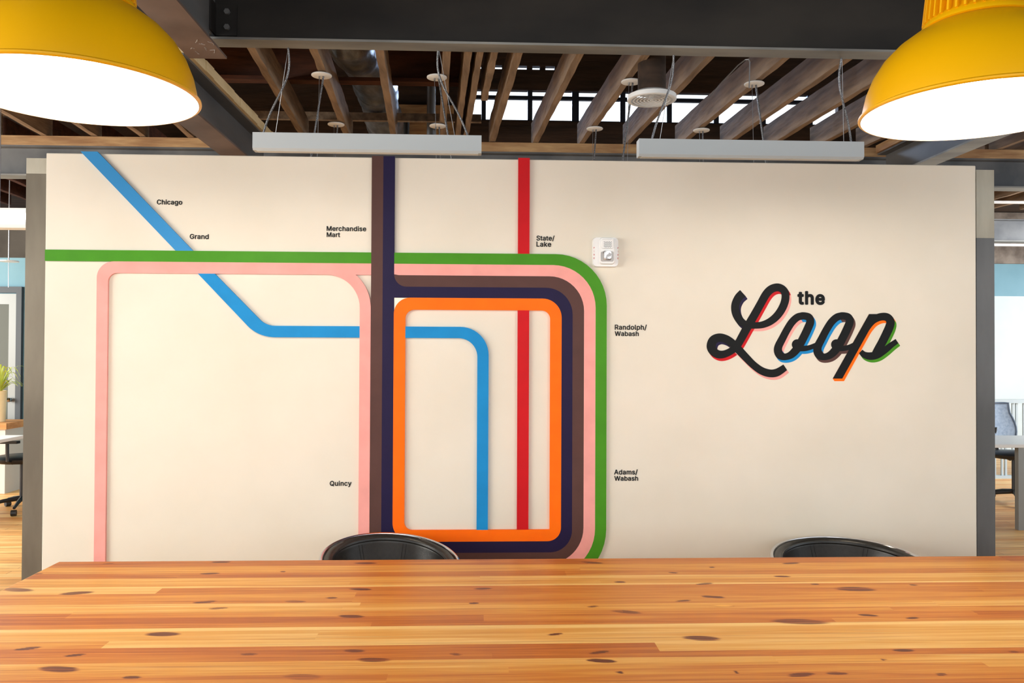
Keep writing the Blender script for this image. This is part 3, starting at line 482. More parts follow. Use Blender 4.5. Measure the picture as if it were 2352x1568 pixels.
def wood_top():
    me = bpy.data.meshes.new('tabletop'); XX, YY = np.meshgrid(xs, ys)
    V = np.stack([XX.ravel(), YY.ravel(), np.full(XX.size, TZ)], 1)-np.array([tbl.location.x, tbl.location.y, 0])
    n1 = NX+1; idx = (np.arange(nb)[:, None]*n1+np.arange(NX)[None]).ravel()
    Fq = np.stack([idx, idx+n1, idx+n1+1, idx+1], 1)
    # rim, sides and underside
    bx = [txl-.009, txr+.009]; by = [tyn-.009, tyf+.002]
    k = len(V); ex = []
    for z in (TZ-.004, TZ-.052):
        for yy in by:
            for xx in bx: ex.append((xx-tbl.location.x, yy-tbl.location.y, z))
    V = np.vstack([V, np.array(ex)])
    faces = [tuple(f) for f in Fq.tolist()]
    c00, c10, c01, c11 = nb*n1, nb*n1+NX, 0, NX      # near-left, near-right, far-left, far-right
    nl, nr, fl, fr = k, k+1, k+2, k+3
    faces += [tuple([nl]+[nr]+[c10-i for i in range(NX+1)]), tuple([fr]+[fl]+[c01+i for i in range(NX+1)]),
              tuple([fl]+[nl]+[c00-i*n1 for i in range(nb+1)]), tuple([nr]+[fr]+[c11+i*n1 for i in range(nb+1)]),
              (k, k+4, k+5, k+1), (k+2, k+3, k+7, k+6), (k, k+2, k+6, k+4), (k+1, k+5, k+7, k+3), (k+4, k+6, k+7, k+5)]
    me.from_pydata(V.tolist(), [], faces)
    # per-face strip tone and knots
    xc = (XX[:-1, :-1]+XX[1:, 1:])/2; yc = (YY[:-1, :-1]+YY[1:, 1:])/2
    row = np.zeros_like(yc, dtype=int)
    for i, yv in enumerate(rowY[1:-1]): row[yc < yv] = i+1
    rng = np.random.RandomState(5); T = np.zeros_like(yc); ID = np.zeros_like(yc)
    spec = {0: [], 6: [(370, .8, .3)], 9: [(830, .8, .42)], 11: [], 17: [(1515, .2, .72)], 16: [(250, .5, .82)], 3: [(1100, .62, .75)]}
    for rI_ in range(len(tone)):
        base = tone[rI_]; m_ = row == rI_; yy = (rowY[rI_]+rowY[min(rI_+1, len(rowY)-1)])/2
        t = np.full(m_.sum(), base); idd = np.full(m_.sum(), rI_*3.1); xv = xc[m_]
        if rI_ in spec and spec[rI_]:
            ppx, a, b = spec[rI_][0]; pyy = (rowpx[rI_]+rowpx[min(rI_+1, len(rowpx)-1)])/2; xsplit = Zp(ppx, pyy, zt)[0]
            t = np.where(xv < xsplit, a, b); idd = np.where(xv < xsplit, idd, idd+1.3)
        elif base < .9:
            x = txl-rng.rand()*1.2
            while x < txr:
                L_ = .8+rng.rand()*1.6; s_ = (xv >= x) & (xv < x+L_); t[s_] = np.clip(base+rng.uniform(-.1, .1), 0, 1); idd[s_] = rI_*3.1+rng.rand()*2.7; x += L_
        T[m_] = t; ID[m_] = idd
    kn = np.zeros_like(T); lt = np.zeros_like(T)
    K1 = [(490,68,35),(1000,60,50),(950,112,50),(170,113,30),(1280,103,14),(80,185,90),(350,200,80),(1630,182,60),(2180,180,50),(930,240,60),(1335,238,60),(1500,222,30),(990,268,50),(2140,245,25),(1590,305,70),(740,385,90),(130,450,60),(345,480,50),(1130,475,50),(1600,460,60),(2060,475,35),(270,543,110),(1690,500,90),(1370,578,110),(600,580,50),(1650,65,60)]
    K2 = [(410,62,60),(780,108,25),(955,83,18),(1310,65,50),(1270,125,45),(540,150,30),(920,158,50),(1420,160,24),(1600,182,110),(1860,163,22),(960,217,60),(825,235,45),(420,260,30),(570,285,80),(1010,258,60),(1350,328,150),(250,385,40),(910,403,100),(450,467,60),(460,505,75),(1820,458,60),(1990,567,36),(1360,567,80),(2320,465,36),(1660,300,50),(1730,500,16),(1860,312,40),(540,557,14),(1065,557,14),(1520,562,60)]
    KK = [(u/1.96, 1260+v/1.96, w_/1.96) for u, v, w_ in K1]+[(1152+u/1.96, 1260+v/1.96, w_/1.96) for u, v, w_ in K2]
    for u, v, w_ in KK:
        x0, y0_ = Zp(u, v, zt); hw_ = w_*.85*y0_/F; hh = max(.009, min(.024, hw_*.36))
        sk = rng.uniform(-.25, .25)
        d = ((xc-x0)/hw_)**2+((yc-y0_-sk*(xc-x0))/hh)**2
        kn = np.maximum(kn, np.clip(1.6-d, 0, 1)/1.0*(.75+.25*rng.rand()))
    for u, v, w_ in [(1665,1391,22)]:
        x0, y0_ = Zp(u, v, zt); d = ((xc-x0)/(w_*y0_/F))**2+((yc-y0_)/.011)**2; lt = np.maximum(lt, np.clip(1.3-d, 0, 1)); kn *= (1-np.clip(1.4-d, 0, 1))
    # long dark resin streaks
    for ua, ub, vv in ((0, 760, 1428), (900, 960, 1427), (1345, 1600, 1431), (170, 1150, 1407)):
        xa_, ya_ = Zp(ua, vv, zt); xb_, _ = Zp(ub, vv, zt)
        wob = .004*np.sin(xc*3.1+ua)
        kn = np.maximum(kn, np.where((xc > xa_) & (xc < xb_), np.clip(1.1-np.abs(yc-ya_-wob)/.007, 0, 1)*.55, 0))
    nf = nb*NX; A1 = me.attributes.new('tone', 'FLOAT', 'FACE'); A2 = me.attributes.new('strip', 'FLOAT', 'FACE')
    A3 = me.attributes.new('knot', 'FLOAT', 'POINT'); A4 = me.attributes.new('resin', 'FLOAT', 'POINT')
    tot = len(me.polygons); a = np.full(tot, .55, dtype=np.float32); a[:nf] = T.ravel(); A1.data.foreach_set('value', a)
    a = np.zeros(tot, dtype=np.float32); a[:nf] = ID.ravel(); A2.data.foreach_set('value', a)
    for At, arr in ((A3, kn), (A4, lt)):
        g = np.zeros((nb+1, n1), dtype=np.float32); g[:-1, :-1] = arr; a = np.zeros(len(me.vertices), dtype=np.float32); a[:g.size] = g.ravel(); At.data.foreach_set('value', a)
    o = bpy.data.objects.new('tabletop', me); C.objects.link(o); o.parent = tbl
    m = bpy.data.materials.new('butcher_block_pine'); m.use_nodes = True; nt = m.node_tree; N = nt.nodes; L = nt.links; b = N['Principled BSDF']
    def at(n):
        q = N.new('ShaderNodeAttribute'); q.attribute_name = n; return q.outputs['Fac']
    def math_(op, a, b_, clamp=False):
        q = N.new('ShaderNodeMath'); q.operation = op; q.use_clamp = clamp
        for i, s_ in enumerate((a, b_)):
            if isinstance(s_, (int, float)): q.inputs[i].default_value = s_
            else: L.new(s_, q.inputs[i])
        return q.outputs[0]
    tc = N.new('ShaderNodeTexCoord'); sep = N.new('ShaderNodeSeparateXYZ'); L.new(tc.outputs['Object'], sep.inputs[0])
    cmb = N.new('ShaderNodeCombineXYZ'); L.new(math_('MULTIPLY', sep.outputs[0], .9), cmb.inputs[0]); L.new(math_('MULTIPLY', sep.outputs[1], 22), cmb.inputs[1]); L.new(at('strip'), cmb.inputs[2])
    n1_ = N.new('ShaderNodeTexNoise'); n1_.inputs['Scale'].default_value = 1.6; n1_.inputs['Detail'].default_value = 5; n1_.inputs['Distortion'].default_value = .8; L.new(cmb.outputs[0], n1_.inputs['Vector'])
    cm2 = N.new('ShaderNodeCombineXYZ'); L.new(math_('MULTIPLY', sep.outputs[0], 3), cm2.inputs[0]); L.new(math_('MULTIPLY', sep.outputs[1], 160), cm2.inputs[1]); L.new(at('strip'), cm2.inputs[2])
    n2_ = N.new('ShaderNodeTexNoise'); n2_.inputs['Scale'].default_value = 1.5; n2_.inputs['Detail'].default_value = 4; L.new(cm2.outputs[0], n2_.inputs['Vector'])
    t1 = math_('ADD', at('tone'), math_('MULTIPLY', math_('SUBTRACT', n1_.outputs['Fac'], .5), .9))
    t2 = math_('ADD', t1, math_('MULTIPLY', math_('SUBTRACT', n2_.outputs['Fac'], .5), .62), True)
    rp = N.new('ShaderNodeValToRGB'); e = rp.color_ramp.elements
    e[0].position = 0; e[0].color = (*lin((176, 88, 20)), 1); e[1].position = 1; e[1].color = (*lin((248, 208, 130)), 1)
    for ps, cc in ((.3, (208, 124, 40)), (.6, (230, 164, 72))):
        q = e.new(ps); q.color = (*lin(cc), 1)
    L.new(t2, rp.inputs[0])
    kn_ = math_('ADD', math_('MULTIPLY', math_('SUBTRACT', n2_.outputs['Fac'], .5), 1.3), math_('MULTIPLY', math_('SUBTRACT', n1_.outputs['Fac'], .5), .7))
    k1 = math_('MULTIPLY', math_('SUBTRACT', math_('ADD', at('knot'), kn_), .26), 1.75, True); k2 = math_('MULTIPLY', k1, math_('MULTIPLY', at('knot'), 2.2, True), True)
    kr = N.new('ShaderNodeValToRGB'); kr.color_ramp.elements[0].color = (*lin((178, 84, 24)), 1); kr.color_ramp.elements[1].color = (*lin((98, 38, 10)), 1); kr.color_ramp.elements[0].position = .25; L.new(k2, kr.inputs[0])
    mx = N.new('ShaderNodeMix'); mx.data_type = 'RGBA'; L.new(k2, mx.inputs[0]); L.new(rp.outputs[0], mx.inputs[6]); L.new(kr.outputs[0], mx.inputs[7])
    cm3 = N.new('ShaderNodeCombineXYZ'); L.new(math_('MULTIPLY', sep.outputs[0], 1.1), cm3.inputs[0]); L.new(math_('MULTIPLY', sep.outputs[1], 75), cm3.inputs[1]); L.new(at('strip'), cm3.inputs[2])
    n3_ = N.new('ShaderNodeTexNoise'); n3_.inputs['Scale'].default_value = 1.3; n3_.inputs['Detail'].default_value = 3; n3_.inputs['Distortion'].default_value = .5; L.new(cm3.outputs[0], n3_.inputs['Vector'])
    st_ = math_('MULTIPLY', math_('SUBTRACT', n3_.outputs['Fac'], .56), 5.0, True)
    mxs = N.new('ShaderNodeMix'); mxs.data_type = 'RGBA'; L.new(math_('MULTIPLY', st_, .55), mxs.inputs[0]); L.new(mx.outputs[2], mxs.inputs[6]); mxs.inputs[7].default_value = (*lin((168, 76, 18)), 1); mx = mxs
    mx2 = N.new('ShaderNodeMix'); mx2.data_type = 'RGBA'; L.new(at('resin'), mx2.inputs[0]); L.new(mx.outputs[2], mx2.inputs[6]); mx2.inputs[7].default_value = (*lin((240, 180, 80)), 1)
    L.new(mx2.outputs[2], b.inputs['Base Color']); b.inputs['Roughness'].default_value = .42; b.inputs['Specular IOR Level'].default_value = .28
    me.materials.append(m)
wood_top()
for xx in (txl+.25, txr-.25):
    for yy in (tyn+.15, tyf-.15):
        MB().box(xx-.035, xx+.035, yy-.035, yy+.035, 0, TZ-.0525).build('leg', m_dsteel, tbl)
MB().box(txl+.2, txr-.2, tyn+.13, tyn+.16, TZ-.13, TZ-.0525).box(txl+.2, txr-.2, tyf-.16, tyf-.13, TZ-.13, TZ-.0525).build('apron', m_dsteel, tbl)

# ------------------------------------------------------------------ tub chairs
def tub_chair(loc, rz, label, topz, rad=.272, drop=.15, skew=0.0):
    t = thing('tub_chair', label, 'chair', loc, 'black leather tub chairs behind the table', rz)
    A = math.radians(112)
    def rim(th): return topz-drop*(1-math.cos(th*.85))*1.15-skew*math.sin(th)
    def pt(th, k, inset=0.):                            # k 0 seat .. 1 rim
        h = rim(th); z = .44+(h-.44)*k; R_ = (rad-.07*(1-k)**1.6)-inset
        return (R_*math.sin(th)*1.0, R_*math.cos(th)*.93, z)
    nt_, nk = 44, 10
    def shell(i0, i1, top0, name, m):
        mb = MB(); cols = []
        for i in range(nt_+1):
            th = -A+2*A*i/nt_; c = []
            for k in range(nk+1): c.append(pt(th, k/nk*top0, i0))
            mid = pt(th, top0, (i0+i1)/2); c.append((mid[0], mid[1], mid[2]+(i1-i0)*.28))
            for k in range(nk, -1, -1): c.append(pt(th, k/nk*top0, i1))
            cols.append(c)
        n = len(cols[0]); k0 = len(mb.v)
        for c in cols: mb.v += c
        for i in range(nt_):
            for j in range(n-1): mb.f.append((i*n+j, (i+1)*n+j, (i+1)*n+j+1, i*n+j+1))
            mb.f.append((i*n+n-1, (i+1)*n+n-1, (i+1)*n, i*n))
        mb.f += [tuple(range(n)), tuple(nt_*n+j for j in range(n-1, -1, -1))]
        return mb.build(name, m, t, smooth=True, local=True, sharp=60)
    shell(-.004, .006, 1.0, 'shell', m_chrome)
    pad = shell(.0065, .042, .985, 'back_pad', m_leather)
    mb = MB()
    for i in range(nt_):
        pass
    mb.tube([pt(-A+2*A*i/nt_, 1.0, .0) for i in range(nt_+1)], .0075, 8)
    mb.build('rim', m_chrome, t, smooth=True, local=True)
    # rolled inner border: a second soft ridge just under the rim
    mb = MB(); mb.tube([(lambda p: (p[0], p[1], p[2]-.004))(pt(-A+2*A*i/nt_, .965, .036)) for i in range(nt_+1)], .0105, 8); mb.build('piping', m_leather, pad, smooth=True, local=True)
    for a0 in (-.42, .42):
        mb = MB()
        for da in (-.03, .03):
            mb.tube([pt(a0*(1-.05*0)+da+.10*(1-k/9)*(-1 if a0 > 0 else 1), .1+.8*k/9, .0415) for k in range(10)], .0016, 6)
        mb.build('seam', m_seam, pad, local=True)
    MB().lathe([(0, .40), (.16, .40), (.2, .42), (.215, .45), (.19, .475), (.1, .485), (0, .487)], (0, 0, 0), 32).build('seat_cushion', m_leather, t, smooth=True, local=True, sharp=60)
    MB().lathe([(0, .37), (.12, .37), (.2, .395), (.205, .405), (0, .405)], (0, 0, 0), 32).build('seat_pan', m_chrome, t, smooth=True, local=True)
    MB().lathe([(.03, .05), (.03, .37)], (0, 0, 0), 20).build('pedestal', m_chrome, t, smooth=True, local=True)
    MB().lathe([(.0, 0), (.23, 0), (.23, .008), (.06, .03), (.032, .055), (0, .055)], (0, 0, 0), 40).build('foot_plate', m_chrome, t, smooth=True, local=True)
    return t
tub_chair((-.355, 3.435, 0), math.radians(16), 'black leather tub chair with polished rim, in front of the orange stripe', .715, rad=.282, drop=.065, skew=.012)
tub_chair((1.585, 3.435, 0), math.radians(-10), 'black leather tub chair with polished rim, on the right under the Loop lettering', .676, rad=.33, drop=.05, skew=.010)

# ------------------------------------------------------------------ yellow pendant lamps
def pendant(cx_, cy_, cz_, R_, label):
    z0 = H+cz_; t = thing('pendant_lamp', label, 'lamp', (cx_, cy_, z0), 'yellow dome pendant lamps over the table')
    k = R_/.32
    prof = [(.326, .0), (.330, .003), (.330, .008), (.320, .014), (.318, .03), (.308, .075), (.29, .12), (.262, .165), (.225, .203), (.185, .232), (.152, .25), (.150, .25)]
    inn = [(.148, .246), (.182, .228), (.222, .199), (.258, .161), (.286, .117), (.303, .073), (.313, .028), (.319, .006), (.322, .0)]
    MB().lathe([(r*k, z*k) for r, z in prof+[(.148, .252)]+[(r+.002, z+.002) for r, z in inn[:-1]]+[(.3235, 0)]], (cx_, cy_, z0), 96, closed=True).build('shade', m_yel, t, smooth=True)
    MB().lathe([(r*k, z*k) for r, z in inn]+[(.3215*k, .0005*k), (.315*k, .028*k), (.305*k, .0735*k), (.2875*k, .118*k), (.2595*k, .1625*k), (.2235*k, .2005*k), (.183*k, .2295*k), (.1475*k, .2475*k)], (cx_, cy_, z0), 96, closed=True).build('shade_lining', m_lin, t, smooth=True)
    col = [(.0, .256), (.150, .25), (.156, .254), (.154, .262), (.146, .272), (.134, .285)]
    c = MB().lathe([(r*k, z*k) for r, z in col]+[(.13*k, .31*k), (.122*k, .40*k), (.10*k, .42*k), (.0, .425*k)], (cx_, cy_, z0), 64).build('collar', m_yel, t, smooth=True)
    mb = MB()
    for j in range(40):
        a = 2*PI*j/40; d = Vector((math.cos(a), math.sin(a), 0)); ce = Vector((cx_, cy_, z0))
        mb.bar(ce+d*.141*k+Vector((0, 0, .272*k)), ce+d*.126*k+Vector((0, 0, .41*k)), .006*k, .022*k, up=d)
    mb.build('ribs', m_yel, c)
    MB().tube([(cx_, cy_, z0+.42*k), (cx_, cy_, H+2.06)], .004, 8).build('cord', m_cord, t)
    MB().lathe([(.0, .02), (.03, .03), (.06, .09), (.06, .12), (.04, .16), (.02, .19), (.018, .22), (.0, .22)], (cx_, cy_, z0), 24).build('bulb', m_bulb, t, smooth=True)
    l = bpy.data.lights.new('pendant_bulb_light', 'POINT'); l.energy = 33; l.color = (1, .92, .80); l.shadow_soft_size = .07
    o = bpy.data.objects.new('pendant_bulb_light', l); C.objects.link(o); o.location = (cx_, cy_, z0-.005)
    o.location = (cx_, cy_, z0+.045)
pendant(-1.152, 2.41, .732, .325, 'yellow dome pendant lamp with glowing white inside, at the upper left')
pendant(1.491, 2.40, .720, .325, 'yellow dome pendant lamp with ribbed collar, at the upper right')

# ------------------------------------------------------------------ ceiling steel
def beam(t, a, b, zb, zt_, fw, m_web, m_low):
    ibeam(MB(), a, b, zb, zt_, fw, low=False).build('web', m_web, t)
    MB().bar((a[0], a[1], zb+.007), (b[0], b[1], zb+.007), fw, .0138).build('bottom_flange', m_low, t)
def ibeam(mb, a, b, zb, zt_, fw, tf=.014, tw=.01, low=True):     # a, b: (x, y) ends
    A = Vector((a[0], a[1], 0)); B = Vector((b[0], b[1], 0))
    for z, h, wd in (((zb+tf/2, tf, fw),) if low else ())+((zt_-tf/2, tf, fw), ((zb+zt_)/2, zt_-zb-2*tf, tw)):
        mb.bar(A+Vector((0, 0, z)), B+Vector((0, 0, z)), wd, h)
    return mb
zf = 1.83; yf0 = Zp(1176, 102.5, zf)[1]; yf1 = Zp(1176, 121, zf)[1]; ymid = (yf0+yf1)/2
t = thing('steel_beam', 'huge dark steel I-beam crossing the whole view at the top', 'beam', (0, ymid, H+zf))
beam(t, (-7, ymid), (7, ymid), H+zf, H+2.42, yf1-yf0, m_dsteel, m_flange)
zn = 1.70; xa, ya = Zp(435, 134, zn); xb, yb = Zp(520, 134, zn); xw = (xa+xb)/2
nb_ = thing('steel_beam', 'steel I-beam running toward the viewer, ending at the big crossbeam behind the left lamp', 'beam', (xw, 2.5, H+zn))
beam(nb_, (xw, -2), (xw, ya), H+zn, H+2.12, xb-xa, m_steel, m_bflange); mb = MB()
mb.box(xw-.005, xw+.005, ya, ymid-.006, H+1.86, H+2.1); mb.build('coped_web_end', m_steel, nb_)
px0, pz0 = W(490, 82, ymid-.01); px1, pz1 = W(545, 12, ymid-.01)
pl = MB().box(xw+.006, px1, ymid-.018, ymid-.006, pz0, pz1).box(xw+.006, xw+.016, ymid-.11, ymid-.018, pz0, pz1).build('angle_plate', m_dsteel, nb_)
for i, zz in enumerate((.25, .75)):
    zc = pz0+(pz1-pz0)*zz; xc_ = (px0+px1)/2+.015
    mb = MB(); hexp = [(xc_+.018*math.cos(a*PI/3), zc+.018*math.sin(a*PI/3)) for a in range(6)]; mb.prism(hexp, ymid-.036, ymid-.0185)
    mb.build('bolt', m_steel, pl)
# chalk marks on the underside of the near beam
mb = MB()
rs = random.Random(3)
for k in range(7):
    px_, py_ = [(455,95),(463,103),(470,112),(484,100),(490,118),(440,112),(448,120)][k]
    x_, y_ = Zp(px_, py_, zn-.001); pts = [(x_+rs.uniform(-.02, .02), y_+rs.uniform(-.03, .03), H+zn-.0008) for _ in range(4)]
    mb.tube(pts, .0011, 5)
mb.build('chalk_marks', mat('chalk', (170, 165, 160), rough=.9), nb_)
# second beam, between the big crossbeam and the rear beam
zs = 1.50; yr0 = 7.30
x1_ = Zp(413, 283, zs)[0]; x2_ = Zp(457, 265, zs)[0]
xs0 = (Zp(503, 356, zs)[0]+x1_)/2; xs1 = (Zp(564, 356, zs)[0]+x2_)/2; xsm = (xs0+xs1)/2
t = thing('steel_beam', 'grey steel I-beam running back above the wall, left of the joists', 'beam', (xsm, 6.2, H+zs))
beam(t, (xsm, yf1+.02), (xsm, yr0-.02), H+zs, H+1.80, xs1-xs0, m_steel, m_bflange)
rx = random.Random(11); mb = MB(); nseg = 14
for i in range(nseg):
    ya_ = yf1+.03+(yr0-.05-yf1-.03)*i/nseg; yb_ = yf1+.03+(yr0-.05-yf1-.03)*(i+1)/nseg; e = rx.uniform(0, .012)
    mb.box(xs1-.06, xs1+.02+e, ya_, yb_, H+1.80+.0005, H+1.8685)
mb.build('wood_nailer', m_pale, t)
zr = 1.55; xr0 = Zp(2105, 378, zr)[0]; xr1 = Zp(2152, 378, zr)[0]; xrm = (xr0+xr1)/2
t = thing('steel_beam', 'pale grey steel I-beam running back above the wall, under the right lamp', 'beam', (xrm, 6.2, H+zr))
beam(t, (xrm, yf1+.02), (xrm, yr0-.02), H+zr, H+1.80, xr1-xr0, m_steel, m_flange)
MB().box(xr0-.02, xr0+.07, yf1+.03, yr0-.03, H+1.8005, H+1.8685).build('wood_nailer', m_nail, t)
# rear beam with nailer
yrb = Zp(1130, 326, 1.87)[1]; 
t = thing('steel_beam', 'long rear steel beam with a timber nailer, just above the wall top', 'beam', (0, yrb+.1, H+1.5))
beam(t, (-9, yrb+.08), (9, yrb+.08), H+1.52, H+1.785, .16, m_steel, m_flange)
MB().box(-9, 9, yrb+.0, yrb+.12, H+1.7855, H+1.8685).build('wood_nailer', m_nail, t)

# ------------------------------------------------------------------ joists
JG = 'old timber ceiling joists between the steel beams'
tl = -.058
def joist(xr_, label, y0=None, y1=None, grp=JG, z0=1.87, hh=.2, wd=.05, mm=m_joist, rs=[1]):
    rs[0] += 1; rr = random.Random(rs[0]); y0 = y0 or yf1+.012; y1 = y1 or yrb+.11
    mb = MB(); n = 16; ring = []
    for i in range(n+1):
        y = y0+(y1-y0)*i/n; x = xr_+(y-yrb)*tl*1.0
        a, b, c = [rr.uniform(-.0035, .0035) for _ in range(3)]
        zb_ = H+z0+abs(rr.uniform(0, .006))
        ring.append([(x-wd/2+a, y, zb_), (x+wd/2+b, y, zb_+rr.uniform(0, .003)), (x+wd/2+b, y, H+z0+hh), (x-wd/2+a, y, H+z0+hh)])
    for i in range(n+1): mb.v += ring[i]
    for i in range(n):
        for j in range(4): mb.f.append((i*4+j, i*4+(j+1) % 4, i*4+4+(j+1) % 4, i*4+4+j))
    mb.f += [(3, 2, 1, 0), tuple(n*4+j for j in range(4))]
    return tag(mb.build('ceiling_joist', mm), label, 'joist', grp)
def xrear(px, py=326): return Zp(px, py, 1.87)[0]
cen = [704, 803, 907, 1016, 1131, 1231, 1338, 1446, 1571, 1678, 1784, 1897]
for i, p in enumerate(cen):
    joist(xrear(p), 'rough brown ceiling joist, %s from the left between the two side beams' % ORD[i])
joist(xrear(2010), 'rough brown ceiling joist, last one before the right side beam')
joist(xrear(1050), 'tall joist doubled up beside a twin, left of the clerestory windows', hh=.22, wd=.042)
joist(xrear(1066)+.012, 'twin joist of the doubled pair, nearest the clerestory windows', hh=.22, wd=.042)
j = joist(xrear(1092), 'short cut joist ending in mid-air beside the doubled pair', y1=6.15, hh=.2, wd=.046)
left = [-200, -90, 22, 130, 240, 345, 452]
for i, p in enumerate(left):
    joist(xrear(p), 'brown ceiling joist left of the left side beam, %s counted from the beam' % ORD[len(left)-1-i], grp='ceiling joists in the left bay')
for i, p in enumerate([2120, 2230, 2340, 2450]):
    joist(xrear(p), 'brown ceiling joist right of the right side beam, %s counted from the beam' % ORD[i], grp='ceiling joists in the right bay')
# joists of the bay behind the rear beam
k = 0
for i in range(9):
    joist(-3.0-.407*i, 'dark joist of the far left bay behind the rear beam, %s from the mural wall' % ORD[i], y0=yrb+.17, y1=10.9, grp='joists of the far left bay', mm=m_red)
for i in range(9):
    joist(4.75+.407*i, 'joist of the far right bay behind the rear beam, %s from the mural wall' % ORD[i], y0=yrb+.17, y1=10.4, grp='joists of the far right bay')
t = thing('steel_beam', 'grey far steel beam seen right of the mural wall, below the far joists', 'beam', (6.5, 10.52, H+1.45))
beam(t, (4.2, 10.55), (9, 10.55), H+1.47, H+1.76, .14, m_steel, m_flange)
for i, (za, lb) in enumerate(((1.80, 'upper'), (1.385, 'lower'))):
    tag(MB().box(4.2, 9, 10.30 if i else 9.6, 10.33 if i else 9.63, H+za, H+za+.03).build('conduit_rail', m_white), 'long white horizontal rail near the far grey beam, the %s one' % lb, 'rail', 'white rails in the far right bay')

# purlins, duct, pipes above the joists
TG = 'reddish cross timbers above the joists'
tag(MB().box(-6.5, -1.22, 6.40, 6.45, H+2.105, H+2.34).build('cross_timber', m_red), 'dark reddish cross timber above the joists, left of the foil duct', 'timber', TG)
tag(MB().box(-.70, .0, 6.40, 6.45, H+2.105, H+2.34).build('cross_timber', m_red), 'dark reddish cross timber above the joists, right of the foil duct', 'timber', TG)
tag(MB().box(-6.5, .0, 6.36, 6.46, H+2.075, H+2.1045).build('cross_timber', m_red), 'thin dark reddish ledger board passing under the foil duct', 'timber', TG)
tag(MB().box(-6.5, .02, 7.60, 7.65, H+2.12, H+2.19).build('cross_timber', m_joist), 'brown cross timber under the far part of the foil duct', 'timber', TG)
dk = MB(); pts = []; rad = []
for i in range(90):
    y = 5.4+3.6*i/89; pts.append((-.95+.03*math.sin(y*2), y, H+2.31+.075*min(1, max(0, (y-5.9)/1.5)))); rad.append(.182+.009*math.sin(y*19)+.012*math.sin(y*5.3))
dk.tube(pts, rad, 28)
tag(dk.build('flexible_duct', m_duct, smooth=True), 'silver foil-wrapped flexible air duct above the joists', 'duct')
dk = MB(); dk.tube([(-.5, 8.6, H+3.599), (-.5, 8.6, H+2.06)], .045, 16)
tag(dk.build('metal_pipe', m_pipe, smooth=True), 'vertical galvanised pipe hanging behind the joists, beside the duct', 'pipe')
dk = MB(); dk.tube([(-.72, 8.2, H+1.95), (-.72, 8.2, H+2.27), (-.71, 8.2, H+2.30), (-.68, 8.2, H+2.32), (-.42, 8.2, H+2.32), (-.40, 8.22, H+2.32), (-.40, 9.149, H+2.32)], .03, 12)
tag(dk.build('black_pipe', m_cord, smooth=True), 'black elbow pipe between the duct and the galvanised pipe', 'pipe')
tag(MB().box(-.98, -.28, 9.11, 9.149, H+2.36, H+2.72).build('plywood_panel', m_nail), 'light plywood panel behind the pipes above the joists', 'panel')

# ------------------------------------------------------------------ clerestory wall with windows
YC = 9.15
def wz_(px, py): return W(px, py, YC)
cx0 = wz_(1070, 250)[0]; cx1 = 4.05; cz0 = wz_(1176, 277)[1]; cz1 = wz_(1176, 206)[1]; sz0 = wz_(1176, 159)[1]; sz1 = wz_(1176, 150)[1]; sx1 = wz_(1274, 155)[0]
zt_all = H+3.6
mb = MB(); mb.box(-9, 9, YC, YC+.08, H+1.9, cz0); mb.box(-9, cx0, YC, YC+.08, cz0, zt_all); mb.box(cx1, 9, YC, YC+.08, cz0, zt_all)
mb.box(cx0, cx1, YC, YC+.08, cz1, sz0); mb.box(sx1, cx1, YC, YC+.08, sz0, sz1); mb.box(cx0, cx1, YC, YC+.08, sz1, zt_all)
struct(mb.build('wall_clerestory', m_dark))
wn = struct(MB().box(cx0, cx1, YC+.045, YC+.05, cz0, cz1).build('window_1', m_glass))
mb = MB(); zm0 = wz_(1176, 226)[1]; zm1 = wz_(1176, 218)[1]
mb.box(cx0, cx1, YC+.02, YC+.065, zm0, zm1); mb.box(cx0, cx0+.06, YC+.01, YC+.07, cz0, cz1)
x = wz_(1106, 250)[0]; i = 0
for p0_, p1_ in ((1106, 1116), (1212, 1223), (1314, 1330), (1425, 1437), (1532, 1544), (1640, 1652), (1748, 1760), (1856, 1868)):
    a_, b_ = wz_(p0_, 250)[0], wz_(p1_, 250)[0]; mb.box(a_, b_, YC+.012, YC+.068, cz0, cz1)
mb.box(cx0, cx1, YC+.01, YC+.07, cz0, cz0+.012)
mb.build('window_frame', mat('dark_blue_frame', (30, 40, 58), rough=.5), wn)
wcl = bpy.data.objects['wall_clerestory']
for a_, b_ in ((1070, 1084), (1105, 1117), (1153, 1185), (1210, 1223), (1240, 1253)):
    MB().box(wz_(a_, 155)[0], wz_(b_, 155)[0], YC+.01, YC+.06, sz0, sz1).build('batten', m_dark, wcl)
struct(MB().box(-9, 9, yf0-.3, YC+.2, H+3.6, H+3.7).build('ceiling', m_dark))
struct(MB().box(-11, 11, -6, yf0-.3, H+2.45, H+2.55).build('ceiling_near', m_dark)); bpy.data.objects['ceiling_near'].name = 'ceiling.001'
struct(MB().box(-11, 11, YC+.08, 15, H+2.15, H+2.25).build('ceiling', m_dark))
struct(MB().box(-9.1, -9, yf0-.3, YC+.08, H+1.9, H+3.6).build('wall_left_attic', m_dark)); struct(MB().box(9, 9.1, yf0-.3, YC+.08, H+1.9, H+3.6).build('wall_right_attic', m_dark))
struct(MB().box(-11, 11, yf0-.38, yf0-.3, H+2.4, H+3.7).build('wall_front_attic', m_dark))

